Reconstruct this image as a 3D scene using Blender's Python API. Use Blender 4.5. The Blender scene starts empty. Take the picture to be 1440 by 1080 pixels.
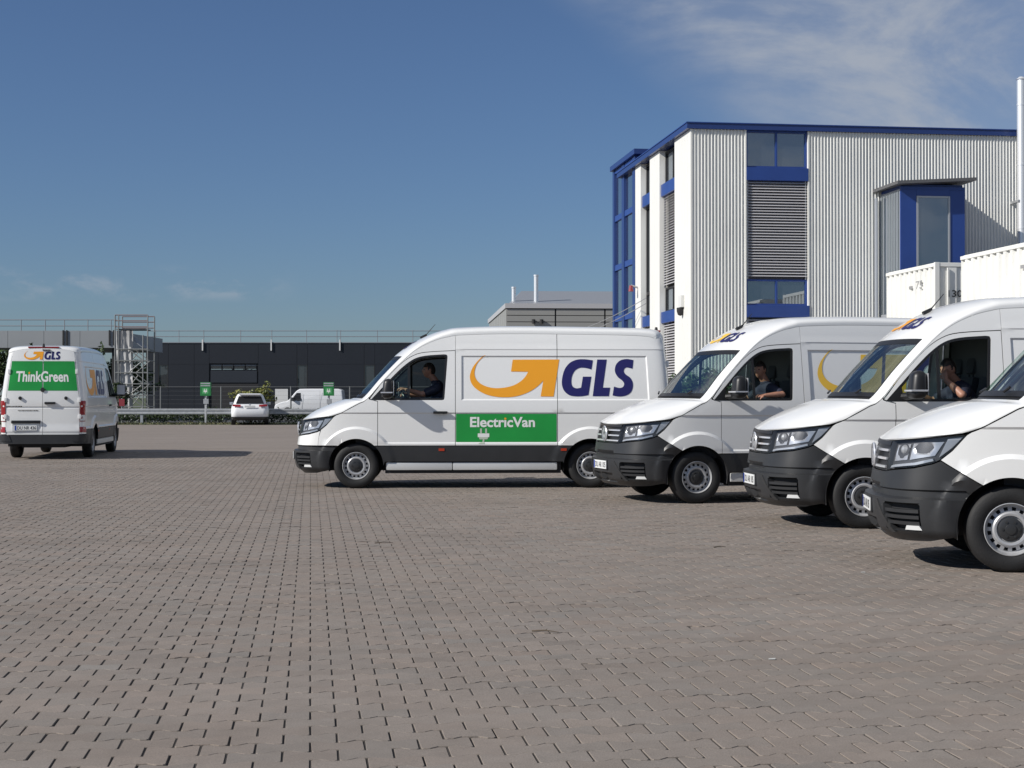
import bpy, bmesh, math, random
import numpy as np
from mathutils import Vector, Matrix
from mathutils.geometry import delaunay_2d_cdt

random.seed(7)
RNG = np.random.default_rng(7)
R = math.radians
scene = bpy.context.scene
COL = scene.collection

# ------------------------------------------------------------------ camera
CAMH = 1.43
cam_d = bpy.data.cameras.new("camera")
cam = bpy.data.objects.new("camera", cam_d)
COL.objects.link(cam)
cam.location = (0, 0, CAMH)
cam.rotation_euler = (R(90.48), 0, 0)
cam_d.sensor_width = 36.0
cam_d.lens = 53.75
cam_d.clip_start = 0.1
cam_d.clip_end = 3000
scene.camera = cam

# ------------------------------------------------------------------ sky and sun
SUN_TO = Vector((0.765, 0.335, -0.55)).normalized()       # the way the light travels
src = -SUN_TO
SUN_EL = math.asin(src.z)
SUN_AZ = math.atan2(src.x, src.y)
world = bpy.data.worlds.new("World")
scene.world = world
world.use_nodes = True
wn, wl = world.node_tree.nodes, world.node_tree.links
wn.clear()
out = wn.new("ShaderNodeOutputWorld")
bg = wn.new("ShaderNodeBackground")
bg.inputs[1].default_value = 0.085
sky = wn.new("ShaderNodeTexSky")
sky.sky_type = 'NISHITA'
sky.sun_disc = False
sky.sun_elevation = SUN_EL
sky.sun_rotation = SUN_AZ
sky.air_density = 1.0
sky.dust_density = 0.35
sky.ozone_density = 3.0
tc = wn.new("ShaderNodeTexCoord")
def mathn(op, a, b=None, clamp=False):
    n = wn.new("ShaderNodeMath"); n.operation = op; n.use_clamp = clamp
    for i, v in enumerate((a, b)):
        if v is None: continue
        if isinstance(v, (int, float)): n.inputs[i].default_value = v
        else: wl.new(v, n.inputs[i])
    return n.outputs[0]
def mapr(v, a, b, c=0.0, d=1.0):
    n = wn.new("ShaderNodeMapRange"); n.interpolation_type = 'SMOOTHSTEP'
    wl.new(v, n.inputs[0])
    for i, x in enumerate((a, b, c, d)): n.inputs[i+1].default_value = x
    return n.outputs[0]
def wnoise(vec, scale, detail, rough=0.55, dist=0.0):
    n = wn.new("ShaderNodeTexNoise"); wl.new(vec, n.inputs['Vector'])
    n.inputs['Scale'].default_value = scale; n.inputs['Detail'].default_value = detail
    n.inputs['Roughness'].default_value = rough; n.inputs['Distortion'].default_value = dist
    return n.outputs['Fac']
sep = wn.new("ShaderNodeSeparateXYZ"); wl.new(tc.outputs['Generated'], sep.inputs[0])
# azimuth ratio x/y and height ratio z/y place clouds as directions in the sky
yy = mathn('MAXIMUM', mathn('ABSOLUTE', sep.outputs[1]), 0.02)
ax = mathn('DIVIDE', sep.outputs[0], yy)
az = mathn('DIVIDE', sep.outputs[2], yy)
comb = wn.new("ShaderNodeCombineXYZ")
wl.new(ax, comb.inputs[0]); wl.new(mathn('MULTIPLY', az, 1.9), comb.inputs[1]); wl.new(sep.outputs[1], comb.inputs[2])
v = comb.outputs[0]
# thin high cloud, denser to the right
veil = mapr(mathn('ADD', wnoise(v, 6.0, 7, 0.58, 0.5), mathn('MULTIPLY', wnoise(v, 22.0, 5, 0.6), 0.25)), 0.50, 0.78)
dd = mathn('ADD', mathn('MULTIPLY', mathn('SUBTRACT', ax, 0.10), 1.0), mathn('MULTIPLY', mathn('SUBTRACT', az, 0.165), 1.15))
veil_m = mathn('MULTIPLY', mapr(dd, 0.02, 0.15), mapr(az, 0.06, 0.15))
veil_f = mathn('MULTIPLY', mathn('MULTIPLY', mathn('ADD', mathn('MULTIPLY', veil, 0.70), 0.30), veil_m), 0.88)
# small low cumulus to the left
comb2 = wn.new("ShaderNodeCombineXYZ")
wl.new(ax, comb2.inputs[0]); wl.new(mathn('MULTIPLY', az, 2.0), comb2.inputs[1]); wl.new(sep.outputs[1], comb2.inputs[2])
cn = wnoise(comb2.outputs[0], 26.0, 5, 0.6, 0.2)
cum = mapr(cn, 0.46, 0.70)
band = mathn('MULTIPLY', mapr(az, 0.060, 0.070), mapr(az, 0.088, 0.077))
cum_f = mathn('MULTIPLY', mathn('MULTIPLY', mathn('MULTIPLY', cum, band), mapr(ax, -0.135, -0.175)), 0.42)
cl = mathn('MAXIMUM', veil_f, cum_f, True)
mix = wn.new("ShaderNodeMix"); mix.data_type = 'RGBA'
wl.new(cl, mix.inputs['Factor'])
hs = wn.new("ShaderNodeHueSaturation"); hs.inputs['Saturation'].default_value = 0.92
wl.new(sky.outputs[0], hs.inputs['Color'])
tint = wn.new("ShaderNodeMix"); tint.data_type = 'RGBA'; tint.blend_type = 'MULTIPLY'; tint.inputs['Factor'].default_value = 1
wl.new(hs.outputs[0], tint.inputs['A']); tint.inputs['B'].default_value = (0.51, 0.635, 0.84, 1)
wl.new(tint.outputs['Result'], mix.inputs['A'])
mix.inputs['B'].default_value = (4.6, 5.0, 5.7, 1)
wl.new(mix.outputs['Result'], bg.inputs[0])
wl.new(bg.outputs[0], out.inputs[0])

sun_d = bpy.data.lights.new("sun", 'SUN')
sun_d.energy = 5.0
sun_d.angle = R(0.53)
sun_d.color = (1.0, 0.955, 0.89)
sun = bpy.data.objects.new("sun", sun_d)
COL.objects.link(sun)
sun.rotation_euler = SUN_TO.to_track_quat('-Z', 'Y').to_euler()
sun.location = (-20, -8, 30)
vs = scene.view_settings
vs.view_transform = 'Standard'
vs.look = 'None'
vs.exposure = 0.0
vs.gamma = 1.0
vs.use_curve_mapping = False

# ------------------------------------------------------------------ helpers
MATS = {}
def mat(name, col, rough=0.5, metal=0.0, var=0.0, vscale=3.0, bump=0.0, bscale=60.0, coat=0.0, spec=0.5, attr=None, dirt=None):
    if name in MATS: return MATS[name]
    m = bpy.data.materials.new(name); m.use_nodes = True
    nt = m.node_tree; n, l = nt.nodes, nt.links
    b = n["Principled BSDF"]
    b.inputs['Roughness'].default_value = rough
    b.inputs['Metallic'].default_value = metal
    b.inputs['Specular IOR Level'].default_value = spec
    if coat: 
        b.inputs['Coat Weight'].default_value = coat; b.inputs['Coat Roughness'].default_value = 0.04
    c = (*col, 1)
    b.inputs['Base Color'].default_value = c
    t = n.new("ShaderNodeTexCoord")
    colsock = None
    if var:
        nz = n.new("ShaderNodeTexNoise"); nz.inputs['Scale'].default_value = vscale; nz.inputs['Detail'].default_value = 6
        l.new(t.outputs['Object'], nz.inputs['Vector'])
        mr = n.new("ShaderNodeMapRange"); l.new(nz.outputs['Fac'], mr.inputs[0])
        mr.inputs[1].default_value = 0.3; mr.inputs[2].default_value = 0.7
        mr.inputs[3].default_value = 1-var; mr.inputs[4].default_value = 1+var
        mx = n.new("ShaderNodeMix"); mx.data_type = 'RGBA'; mx.blend_type = 'MULTIPLY'; mx.inputs['Factor'].default_value = 1
        mx.inputs['A'].default_value = c; l.new(mr.outputs[0], mx.inputs['B'])
        colsock = mx.outputs['Result']
    if attr:
        at = n.new("ShaderNodeAttribute"); at.attribute_name = attr
        mx = n.new("ShaderNodeMix"); mx.data_type = 'RGBA'; mx.blend_type = 'MULTIPLY'; mx.inputs['Factor'].default_value = 1
        if colsock: l.new(colsock, mx.inputs['A'])
        else: mx.inputs['A'].default_value = c
        l.new(at.outputs['Color'], mx.inputs['B'])
        colsock = mx.outputs['Result']
    if dirt:                                  # road film low on a body: (height, colour, strength)
        sp = n.new("ShaderNodeSeparateXYZ"); l.new(t.outputs['Object'], sp.inputs[0])
        mr = n.new("ShaderNodeMapRange"); l.new(sp.outputs[2], mr.inputs[0])
        mr.inputs[1].default_value = dirt[0]; mr.inputs[2].default_value = 0.2; mr.inputs[3].default_value = 0; mr.inputs[4].default_value = dirt[2]
        nz = n.new("ShaderNodeTexNoise"); nz.inputs['Scale'].default_value = 4.0; nz.inputs['Detail'].default_value = 8
        l.new(t.outputs['Object'], nz.inputs['Vector'])
        mm = n.new("ShaderNodeMath"); mm.operation = 'MULTIPLY'; l.new(mr.outputs[0], mm.inputs[0]); l.new(nz.outputs['Fac'], mm.inputs[1])
        mx = n.new("ShaderNodeMix"); mx.data_type = 'RGBA'; l.new(mm.outputs[0], mx.inputs['Factor'])
        if colsock: l.new(colsock, mx.inputs['A'])
        else: mx.inputs['A'].default_value = c
        mx.inputs['B'].default_value = (*dirt[1], 1)
        colsock = mx.outputs['Result']
    if colsock: l.new(colsock, b.inputs['Base Color'])
    if bump:
        nz = n.new("ShaderNodeTexNoise"); nz.inputs['Scale'].default_value = bscale; nz.inputs['Detail'].default_value = 4
        l.new(t.outputs['Object'], nz.inputs['Vector'])
        bp = n.new("ShaderNodeBump"); bp.inputs['Strength'].default_value = bump; bp.inputs['Distance'].default_value = 0.01
        l.new(nz.outputs['Fac'], bp.inputs['Height']); l.new(bp.outputs[0], b.inputs['Normal'])
    MATS[name] = m
    return m

def glass_mat(name, tint, refl=1.0, rough=0.0):
    """thin pane: clear tinted transmission, mirror reflection by angle"""
    if name in MATS: return MATS[name]
    m = bpy.data.materials.new(name); m.use_nodes = True
    n, l = m.node_tree.nodes, m.node_tree.links
    n.clear()
    o = n.new("ShaderNodeOutputMaterial"); t = n.new("ShaderNodeBsdfTransparent"); g = n.new("ShaderNodeBsdfGlossy")
    t.inputs[0].default_value = (*tint, 1); g.inputs['Roughness'].default_value = rough
    f = n.new("ShaderNodeFresnel"); f.inputs[0].default_value = 1.6
    mu = n.new("ShaderNodeMath"); mu.operation = 'MULTIPLY'; mu.use_clamp = True
    l.new(f.outputs[0], mu.inputs[0]); mu.inputs[1].default_value = refl
    mx = n.new("ShaderNodeMixShader"); l.new(mu.outputs[0], mx.inputs[0]); l.new(t.outputs[0], mx.inputs[1]); l.new(g.outputs[0], mx.inputs[2])
    l.new(mx.outputs[0], o.inputs[0])
    MATS[name] = m
    return m

def window_mat(name, col, refl):
    """building window: dark room behind a reflecting pane"""
    if name in MATS: return MATS[name]
    m = bpy.data.materials.new(name); m.use_nodes = True
    n, l = m.node_tree.nodes, m.node_tree.links
    b = n["Principled BSDF"]; b.inputs['Base Color'].default_value = (*col, 1); b.inputs['Roughness'].default_value = 0.6
    o = n["Material Output"]; g = n.new("ShaderNodeBsdfGlossy"); g.inputs['Roughness'].default_value = 0.015
    g.inputs['Color'].default_value = (0.85, 0.93, 1.0, 1)
    f = n.new("ShaderNodeLayerWeight"); f.inputs[0].default_value = 0.35
    mr = n.new("ShaderNodeMapRange"); l.new(f.outputs['Fresnel'], mr.inputs[0]); mr.inputs[3].default_value = refl; mr.inputs[4].default_value = 1
    mx = n.new("ShaderNodeMixShader"); l.new(mr.outputs[0], mx.inputs[0]); l.new(b.outputs[0], mx.inputs[1]); l.new(g.outputs[0], mx.inputs[2])
    l.new(mx.outputs[0], o.inputs[0])
    MATS[name] = m
    return m

def tag(o, label=None, cat=None, group=None, kind=None):
    if label: o['label'] = label
    if cat: o['category'] = cat
    if group: o['group'] = group
    if kind: o['kind'] = kind
    return o

def empty(name, loc=(0, 0, 0), rz=0.0):
    o = bpy.data.objects.new(name, None); COL.objects.link(o)
    o.location = loc; o.rotation_euler = (0, 0, rz); o.empty_display_size = 0.3
    return o

def mk(name, verts, faces, m, parent=None, smooth=False, sharp=None, fmats=None):
    me = bpy.data.meshes.new(name)
    me.from_pydata([tuple(map(float, p)) for p in verts], [], [tuple(map(int, f)) for f in faces])
    ms = m if isinstance(m, (list, tuple)) else [m]
    for x in ms: me.materials.append(x)
    if fmats is not None: me.polygons.foreach_set('material_index', np.asarray(fmats, dtype=np.int32))
    if smooth:
        me.polygons.foreach_set('use_smooth', np.ones(len(me.polygons), dtype=bool))
        me.set_sharp_from_angle(angle=sharp if sharp else R(30))
    me.update()
    o = bpy.data.objects.new(name, me); COL.objects.link(o)
    if parent: o.parent = parent
    return o

def inst(name, me, parent=None, loc=(0, 0, 0), rot=(0, 0, 0)):
    o = bpy.data.objects.new(name, me); COL.objects.link(o)
    o.parent = parent; o.location = loc; o.rotation_euler = rot
    return o

def copy_tree(o, parent=None):
    c = o.copy(); COL.objects.link(c); c.parent = parent
    for ch in list(o.children): copy_tree(ch, c)
    return c

class MB:
    """collects boxes, bars, tubes, prisms into one mesh"""
    def __init__(s): s.v = []; s.f = []; s.m = []; s.mi = 0
    def add(s, v, f):
        o = len(s.v); s.v += [tuple(p) for p in v]; s.f += [tuple(i+o for i in q) for q in f]; s.m += [s.mi]*len(f); return s
    def box(s, x0, x1, y0, y1, z0, z1, bev=0.0):
        if bev:
            bm = bmesh.new(); bmesh.ops.create_cube(bm, size=1.0)
            for w in bm.verts:
                w.co = Vector((x0 if w.co.x < 0 else x1, y0 if w.co.y < 0 else y1, z0 if w.co.z < 0 else z1))
            bmesh.ops.bevel(bm, geom=bm.edges[:], offset=bev, segments=2, affect='EDGES', profile=0.7)
            bm.verts.index_update()
            s.add([w.co.copy() for w in bm.verts], [[w.index for w in f.verts] for f in bm.faces]); bm.free(); return s
        v = [(x0,y0,z0),(x1,y0,z0),(x1,y1,z0),(x0,y1,z0),(x0,y0,z1),(x1,y0,z1),(x1,y1,z1),(x0,y1,z1)]
        return s.add(v, [(0,3,2,1),(4,5,6,7),(0,1,5,4),(1,2,6,5),(2,3,7,6),(3,0,4,7)])
    def tube(s, p, q, r, n=8, r2=None, cap=True):
        p = Vector(p); q = Vector(q); d = (q-p)
        if d.length < 1e-6: return s
        d.normalize(); a = d.orthogonal().normalized(); b = d.cross(a); r2 = r if r2 is None else r2
        v = []
        for k in range(n):
            t = 2*math.pi*k/n; w = a*math.cos(t)+b*math.sin(t)
            v.append(p+w*r); v.append(q+w*r2)
        f = [(2*k, 2*((k+1) % n), 2*((k+1) % n)+1, 2*k+1) for k in range(n)]
        if cap: f += [tuple(2*k for k in reversed(range(n))), tuple(2*k+1 for k in range(n))]
        return s.add(v, f)
    def path(s, pts, r, n=8):
        for a, b in zip(pts[:-1], pts[1:]): s.tube(a, b, r, n)
        return s
    def lathe(s, prof, n=32, c=(0, 0, 0), axis='y'):
        """prof: list of (radius, along axis)"""
        v = []
        for (r, h) in prof:
            for k in range(n):
                t = 2*math.pi*k/n; a, b = r*math.cos(t), r*math.sin(t)
                v.append((c[0]+a, c[1]+h, c[2]+b) if axis == 'y' else (c[0]+a, c[1]+b, c[2]+h))
        f = []
        for i in range(len(prof)-1):
            for k in range(n):
                k2 = (k+1) % n
                f.append((i*n+k, i*n+k2, (i+1)*n+k2, (i+1)*n+k))
        return s.add(v, f)
    def build(s, name, m, parent=None, smooth=False, sharp=None):
        return mk(name, s.v, s.f, m, parent, smooth, sharp, s.m if isinstance(m, (list, tuple)) else None)

def recalc(o):
    bm = bmesh.new(); bm.from_mesh(o.data); bmesh.ops.recalc_face_normals(bm, faces=bm.faces); bm.to_mesh(o.data); bm.free(); return o

def pip(pts, loops):
    """even-odd point in polygon, vectorised"""
    x, y = pts[:, 0], pts[:, 1]; ins = np.zeros(len(pts), bool)
    for L in loops:
        L = np.asarray(L); x0, y0 = L[:, 0], L[:, 1]; x1, y1 = np.roll(x0, -1), np.roll(y0, -1)
        for a, b, c, d in zip(x0, y0, x1, y1):
            if b == d: continue
            t = ((b > y) != (d > y)) & (x < (c-a)*(y-b)/(d-b)+a)
            ins ^= t
    return ins

def resample(L, step, closed=True):
    L = np.asarray(L, float); o = []
    m = len(L) if closed else len(L)-1
    for i in range(m):
        a, b = L[i], L[(i+1) % len(L)]
        k = max(1, int(math.ceil(np.hypot(*(b-a))/step)))
        for j in range(k): o.append(a+(b-a)*j/k)
    if not closed: o.append(L[-1])
    return np.array(o)

def cdt(loops, feats=(), step=0.07):
    """triangulate an outline with holes, feature lines and inner grid points"""
    V = []; E = []
    def addl(P, closed):
        o = len(V)
        for p in P: V.append(Vector((float(p[0]), float(p[1]))))
        for i in range(len(P)-(0 if closed else 1)): E.append((o+i, o+(i+1) % len(P)))
    RL = [resample(L, step) for L in loops]
    for L in RL: addl(L, True)
    lo = RL[0].min(0); hi = RL[0].max(0)
    pts0 = [np.concatenate(RL)]
    for F in feats:
        F = resample(F, step, False)
        k = (F[:, 0] > lo[0]-step) & (F[:, 0] < hi[0]+step) & (F[:, 1] > lo[1]-step) & (F[:, 1] < hi[1]+step)
        run = []
        for p, ok in zip(F, k):
            if ok: run.append(p)
            else:
                if len(run) > 1: addl(run, False); pts0.append(np.array(run))
                run = []
        if len(run) > 1: addl(run, False); pts0.append(np.array(run))
    A = np.concatenate(pts0)
    gx = np.arange(lo[0]+step/2, hi[0], step); gz = np.arange(lo[1]+step/2, hi[1], step)
    if len(gx) and len(gz):
        G = np.array([(a+(step/2 if j % 2 else 0), b) for j, b in enumerate(gz) for a in gx])
        G = G[pip(G, RL)]
        if len(G):
            d = np.min(np.hypot(G[:, None, 0]-A[None, :, 0], G[:, None, 1]-A[None, :, 1]), 1)
            for p in G[d > step*0.45]: V.append(Vector((float(p[0]), float(p[1]))))
    vo, eo, fo, *_ = delaunay_2d_cdt(V, E, [], 0, 1e-5)
    P = np.array([(p.x, p.y) for p in vo]); F = np.array([f for f in fo if len(f) == 3])
    F = F[pip(P[F].mean(1), RL)]
    a = P[F]; ar = (a[:, 1, 0]-a[:, 0, 0])*(a[:, 2, 1]-a[:, 0, 1])-(a[:, 2, 0]-a[:, 0, 0])*(a[:, 1, 1]-a[:, 0, 1])
    F[ar < 0] = F[ar < 0][:, ::-1]; F = F[np.abs(ar) > 1e-10]
    used = np.unique(F); re = -np.ones(len(P), int); re[used] = np.arange(len(used))
    return P[used], re[F]

def bedges(F):
    e = {}
    for f in F:
        for i in range(3):
            a, b = int(f[i]), int(f[(i+1) % 3]); e[(a, b)] = 1
    return [(a, b) for (a, b) in e if (b, a) not in e]

def catmull(P, n):
    P = np.asarray(P, float); o = []
    for i in range(len(P)-1):
        p0 = P[max(i-1, 0)]; p1 = P[i]; p2 = P[i+1]; p3 = P[min(i+2, len(P)-1)]
        for j in range(n):
            t = j/n
            o.append(0.5*((2*p1)+(-p0+p2)*t+(2*p0-5*p1+4*p2-p3)*t*t+(-p0+3*p1-3*p2+p3)*t**3))
    o.append(P[-1])
    return np.array(o)

def text2d(s, offset=0.0, shear=0.0, space=1.0):
    """flat triangulated lettering, cap height about 0.7"""
    cu = bpy.data.curves.new("lettering", 'FONT'); cu.body = s; cu.offset = offset; cu.shear = shear; cu.space_character = space
    cu.resolution_u = 4
    o = bpy.data.objects.new("lettering", cu); COL.objects.link(o)
    dg = bpy.context.evaluated_depsgraph_get(); dg.update()
    me = o.evaluated_get(dg).to_mesh()
    bm = bmesh.new(); bm.from_mesh(me)
    o.evaluated_get(dg).to_mesh_clear()
    bpy.data.objects.remove(o); bpy.data.curves.remove(cu)
    bmesh.ops.remove_doubles(bm, verts=bm.verts, dist=1e-5)
    bmesh.ops.triangulate(bm, faces=bm.faces)
    bm.verts.index_update()
    V = np.array([(w.co.x, w.co.y) for w in bm.verts]); F = np.array([[w.index for w in f.verts] for f in bm.faces])
    bm.free()
    a = V[F]; ar = (a[:, 1, 0]-a[:, 0, 0])*(a[:, 2, 1]-a[:, 0, 1])-(a[:, 2, 0]-a[:, 0, 0])*(a[:, 1, 1]-a[:, 0, 1])
    F[ar < 0] = F[ar < 0][:, ::-1]
    return V, F

def fit2d(V, x0, x1, y0, y1):
    lo = V.min(0); hi = V.max(0)
    return np.array([x0, y0])+(V-lo)/(hi-lo)*np.array([x1-x0, y1-y0])

def refine(V, F, L):
    bm = bmesh.new()
    vs_ = [bm.verts.new((p[0], p[1], 0)) for p in V]
    for f in F:
        try: bm.faces.new([vs_[i] for i in f])
        except ValueError: pass
    for _ in range(5):
        es = [e for e in bm.edges if e.calc_length() > L]
        if not es: break
        bmesh.ops.subdivide_edges(bm, edges=es, cuts=1)
        bmesh.ops.triangulate(bm, faces=bm.faces)
    bm.verts.index_update()
    V2 = np.array([(w.co.x, w.co.y) for w in bm.verts]); F2 = np.array([[w.index for w in f.verts] for f in bm.faces]); bm.free()
    return V2, F2

def islands(n, F):
    par = list(range(n))
    def find(a):
        while par[a] != a: par[a] = par[par[a]]; a = par[a]
        return a
    for f in F:
        a = find(int(f[0]))
        for b in f[1:]: par[find(int(b))] = a
    return np.array([find(i) for i in range(n)])

# ------------------------------------------------------------------ materials of the setting
M = {}
M['white_clad'] = mat('white cladding', (0.74, 0.74, 0.705), 0.45, var=0.05, vscale=0.8)
M['white_panel'] = mat('white smooth panel', (0.80, 0.795, 0.75), 0.4, var=0.03, vscale=0.6)
M['blue'] = mat('blue painted metal', (0.023, 0.060, 0.245), 0.35, var=0.06, vscale=1.5)
M['blue_dark'] = mat('dark blue painted metal', (0.02, 0.045, 0.17), 0.35)
M['pane'] = window_mat('window pane', (0.015, 0.022, 0.03), 0.24)
M['pane_side'] = window_mat('side window pane', (0.02, 0.025, 0.03), 0.48)
M['pane_dull'] = window_mat('dull window pane', (0.015, 0.018, 0.022), 0.05)
M['blind_back'] = mat('grey room behind the blind', (0.09, 0.085, 0.10), 0.7)
M['slat'] = mat('blind slat', (0.50, 0.49, 0.50), 0.45, 0.1)
M['dark'] = mat('dark recess', (0.02, 0.02, 0.022), 0.7)
M['steel'] = mat('galvanised steel', (0.46, 0.47, 0.48), 0.45, 0.6, var=0.12, vscale=6)
M['chrome'] = mat('polished steel', (0.80, 0.81, 0.82), 0.38, 0.55)
M['grey_frame'] = mat('grey aluminium frame', (0.42, 0.44, 0.47), 0.4, 0.4)
M['cont'] = mat('container white paint', (0.76, 0.76, 0.725), 0.5, var=0.06, vscale=1.2)
M['ink'] = mat('black lettering', (0.02, 0.02, 0.022), 0.5)
M['faded'] = mat('faded lettering', (0.30, 0.30, 0.30), 0.6)
M['anthracite'] = mat('anthracite facade', (0.0115, 0.0145, 0.021), 0.5, var=0.06, vscale=0.4)
M['anthracite2'] = mat('anthracite gate', (0.020, 0.025, 0.034), 0.5, var=0.06, vscale=0.4)
M['greyhall'] = mat('grey hall cladding', (0.30, 0.30, 0.285), 0.5, var=0.04, vscale=0.4)
M['greyband'] = mat('grey canopy cladding', (0.27, 0.285, 0.30), 0.5, var=0.05, vscale=0.5)
M['roofgrey'] = mat('grey roof sheet', (0.22, 0.235, 0.26), 0.5)
M['grass'] = mat('rough grass', (0.06, 0.075, 0.028), 0.9, var=0.35, vscale=1.6)
M['leaf'] = mat('hedge leaf', (0.035, 0.06, 0.018), 0.55, attr='tint')
M['leaf2'] = mat('tree leaf', (0.05, 0.085, 0.026), 0.55, attr='tint')
M['dull_steel'] = mat('dull grey steel', (0.17, 0.175, 0.18), 0.6, 0.3)
M['bark'] = mat('bark', (0.09, 0.07, 0.05), 0.9, var=0.3, vscale=8)
M['scaf'] = mat('scaffold tube', (0.22, 0.23, 0.23), 0.6, 0.2, var=0.15, vscale=3)
M['tarp'] = mat('grey sheeting', (0.40, 0.40, 0.40), 0.8, var=0.3, vscale=0.9, bump=0.4, bscale=5)
M['red'] = mat('red sign paint', (0.26, 0.035, 0.045), 0.5)
M['rail_red'] = mat('red brown tube', (0.20, 0.15, 0.15), 0.5)
M['green_sign'] = mat('green sign face', (0.02, 0.19, 0.05), 0.45)
M['green_sign_light'] = mat('light green print', (0.08, 0.36, 0.13), 0.45)
M['plastic_white'] = mat('white plastic', (0.7, 0.7, 0.68), 0.4)

def paver_mat(name, joint=0.0, attr=True):
    m = bpy.data.materials.new(name); m.use_nodes = True
    n, l = m.node_tree.nodes, m.node_tree.links
    b = n["Principled BSDF"]; b.inputs['Roughness'].default_value = 0.85; b.inputs['Specular IOR Level'].default_value = 0.35
    g = n.new("ShaderNodeNewGeometry")
    def nz(scale, detail, rough=0.6):
        t = n.new("ShaderNodeTexNoise"); t.inputs['Scale'].default_value = scale; t.inputs['Detail'].default_value = detail; t.inputs['Roughness'].default_value = rough
        l.new(g.outputs['Position'], t.inputs['Vector']); return t.outputs['Fac']
    def ramp(v, c0, c1, a=0.3, bb=0.7):
        r = n.new("ShaderNodeValToRGB"); l.new(v, r.inputs[0])
        r.color_ramp.elements[0].position = a; r.color_ramp.elements[1].position = bb
        r.color_ramp.elements[0].color = (*c0, 1); r.color_ramp.elements[1].color = (*c1, 1); return r.outputs[0]
    def mul(a, bb):
        x = n.new("ShaderNodeMix"); x.data_type = 'RGBA'; x.blend_type = 'MULTIPLY'; x.inputs['Factor'].default_value = 1
        l.new(a, x.inputs['A']); l.new(bb, x.inputs['B']); return x.outputs['Result']
    c = ramp(nz(0.55, 5), (0.214, 0.185, 0.162), (0.240, 0.208, 0.182))
    mp = n.new('ShaderNodeMapping'); l.new(g.outputs['Position'], mp.inputs[0]); mp.inputs['Scale'].default_value = (0.10, 0.55, 1); mp.inputs['Rotation'].default_value = (0, 0, 0.12)
    t2 = n.new('ShaderNodeTexNoise'); l.new(mp.outputs[0], t2.inputs['Vector']); t2.inputs['Scale'].default_value = 1.3; t2.inputs['Detail'].default_value = 5
    c = mul(c, ramp(t2.outputs['Fac'], (0.93, 0.925, 0.915), (1.02, 1.02, 1.02), 0.33, 0.55))
    c = mul(c, ramp(nz(140, 3, 0.7), (0.72, 0.72, 0.72), (1.22, 1.2, 1.18), 0.25, 0.75))
    c = mul(c, ramp(nz(5.5, 6, 0.65), (0.93, 0.93, 0.925), (1.04, 1.04, 1.04), 0.35, 0.6))
    if attr:
        at = n.new("ShaderNodeAttribute"); at.attribute_name = 'tint'; c = mul(c, at.outputs['Color'])
    l.new(c, b.inputs['Base Color'])
    bp = n.new("ShaderNodeBump"); bp.inputs['Strength'].default_value = 0.35; bp.inputs['Distance'].default_value = 0.003
    l.new(nz(220, 3), bp.inputs['Height']); l.new(bp.outputs[0], b.inputs['Normal'])
    return m
M['stone'] = paver_mat('concrete paver')
M['yard'] = paver_mat('concrete yard far', attr=False)
M['sand'] = mat('joint sand', (0.036, 0.031, 0.027), 0.95, var=0.3, vscale=3.0)

# ------------------------------------------------------------------ ground
BA = R(7.5)
E1 = Vector((math.cos(BA), math.sin(BA), 0)); E2 = Vector((-math.sin(BA), math.cos(BA), 0))
def sheet(name, x0, x1, y0, y1, z, m):
    return tag(mk(name, [(x0,y0,z),(x1,y0,z),(x1,y1,z),(x0,y1,z)], [(0,1,2,3)], m), kind='structure')
sheet('terrain', -900, 900, -60, 1800, -0.06, M['grass'])
yard = sheet('paved_yard', -70, 60, -15, 78.2, -0.03, M['yard'])
yard_y1 = 39.5
# far part of the yard, flush with the tops of the stones
sheet('far_yard', -70, 60, yard_y1, 78.2, -0.002, M['yard'])
wedge = [(-4.9, 4.4), (4.9, 4.4), (17.8, yard_y1+0.05), (-17.8, yard_y1+0.05)]
jb = mk('joint_bed', [(x, y, -0.0048) for x, y in wedge], [(0,1,2,3)], M['sand'], yard); tag(jb, kind='structure')

PU, PV = 0.2216, 0.154
K = 0.2216/0.2
HA, HB = 0.0825*K, 0.154-0.0825*K
def stone_outline(shr_u, shr_v):
    hu = PU/2-shr_u; u2 = PU/4+0.018-shr_u*0.4; u1 = PU/4-0.018-shr_u*0.4; a = HA-shr_v; b = HB-shr_v
    c = 0.0075
    q = [(hu, a-c), (hu-c, a), (u2, a), (u1, b)]
    up = q+[(-x, y) for x, y in reversed(q)]
    return np.array(up+[(-x, -y) for x, y in up])
O_top = stone_outline(0.0060, 0.0028); O_mid = stone_outline(0.0046, 0.0013)
# stone centres over the wedge that the picture can see, with margin
cs = []
for i in range(-130, 150):
    for j in range(15, 285):
        u = i*PU+(PU/2 if j % 2 else 0); v = j*PV
        x = E1.x*u+E2.x*v; y = E1.y*u+E2.y*v
        if 4.55 < y < yard_y1-0.1 and abs(x) < 4.75+(y-4.4)*(12.9/(yard_y1-4.4))-0.05: cs.append((x, y))
cs = np.array(cs)
dist = np.hypot(cs[:, 0], cs[:, 1])
vis = (np.abs(cs[:, 0]) < cs[:, 1]*0.338) & (cs[:, 1] > 5.93)
order = np.argsort(np.where(vis, cs[:, 1], 1e9))
near = order[:300]
rest = np.setdiff1d(np.arange(len(cs)), near)
tints = []
for _ in range(len(cs)):
    k = RNG.normal(1.0, 0.035); w = RNG.normal(0, 0.018); tints.append((k*(1+w), k, k*(1-w*0.6), 1))
tints = np.array(tints); odd = RNG.random(len(cs)) < 0.03; tints[odd, :3] *= RNG.uniform(0.86, 1.1, (odd.sum(), 1))
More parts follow.
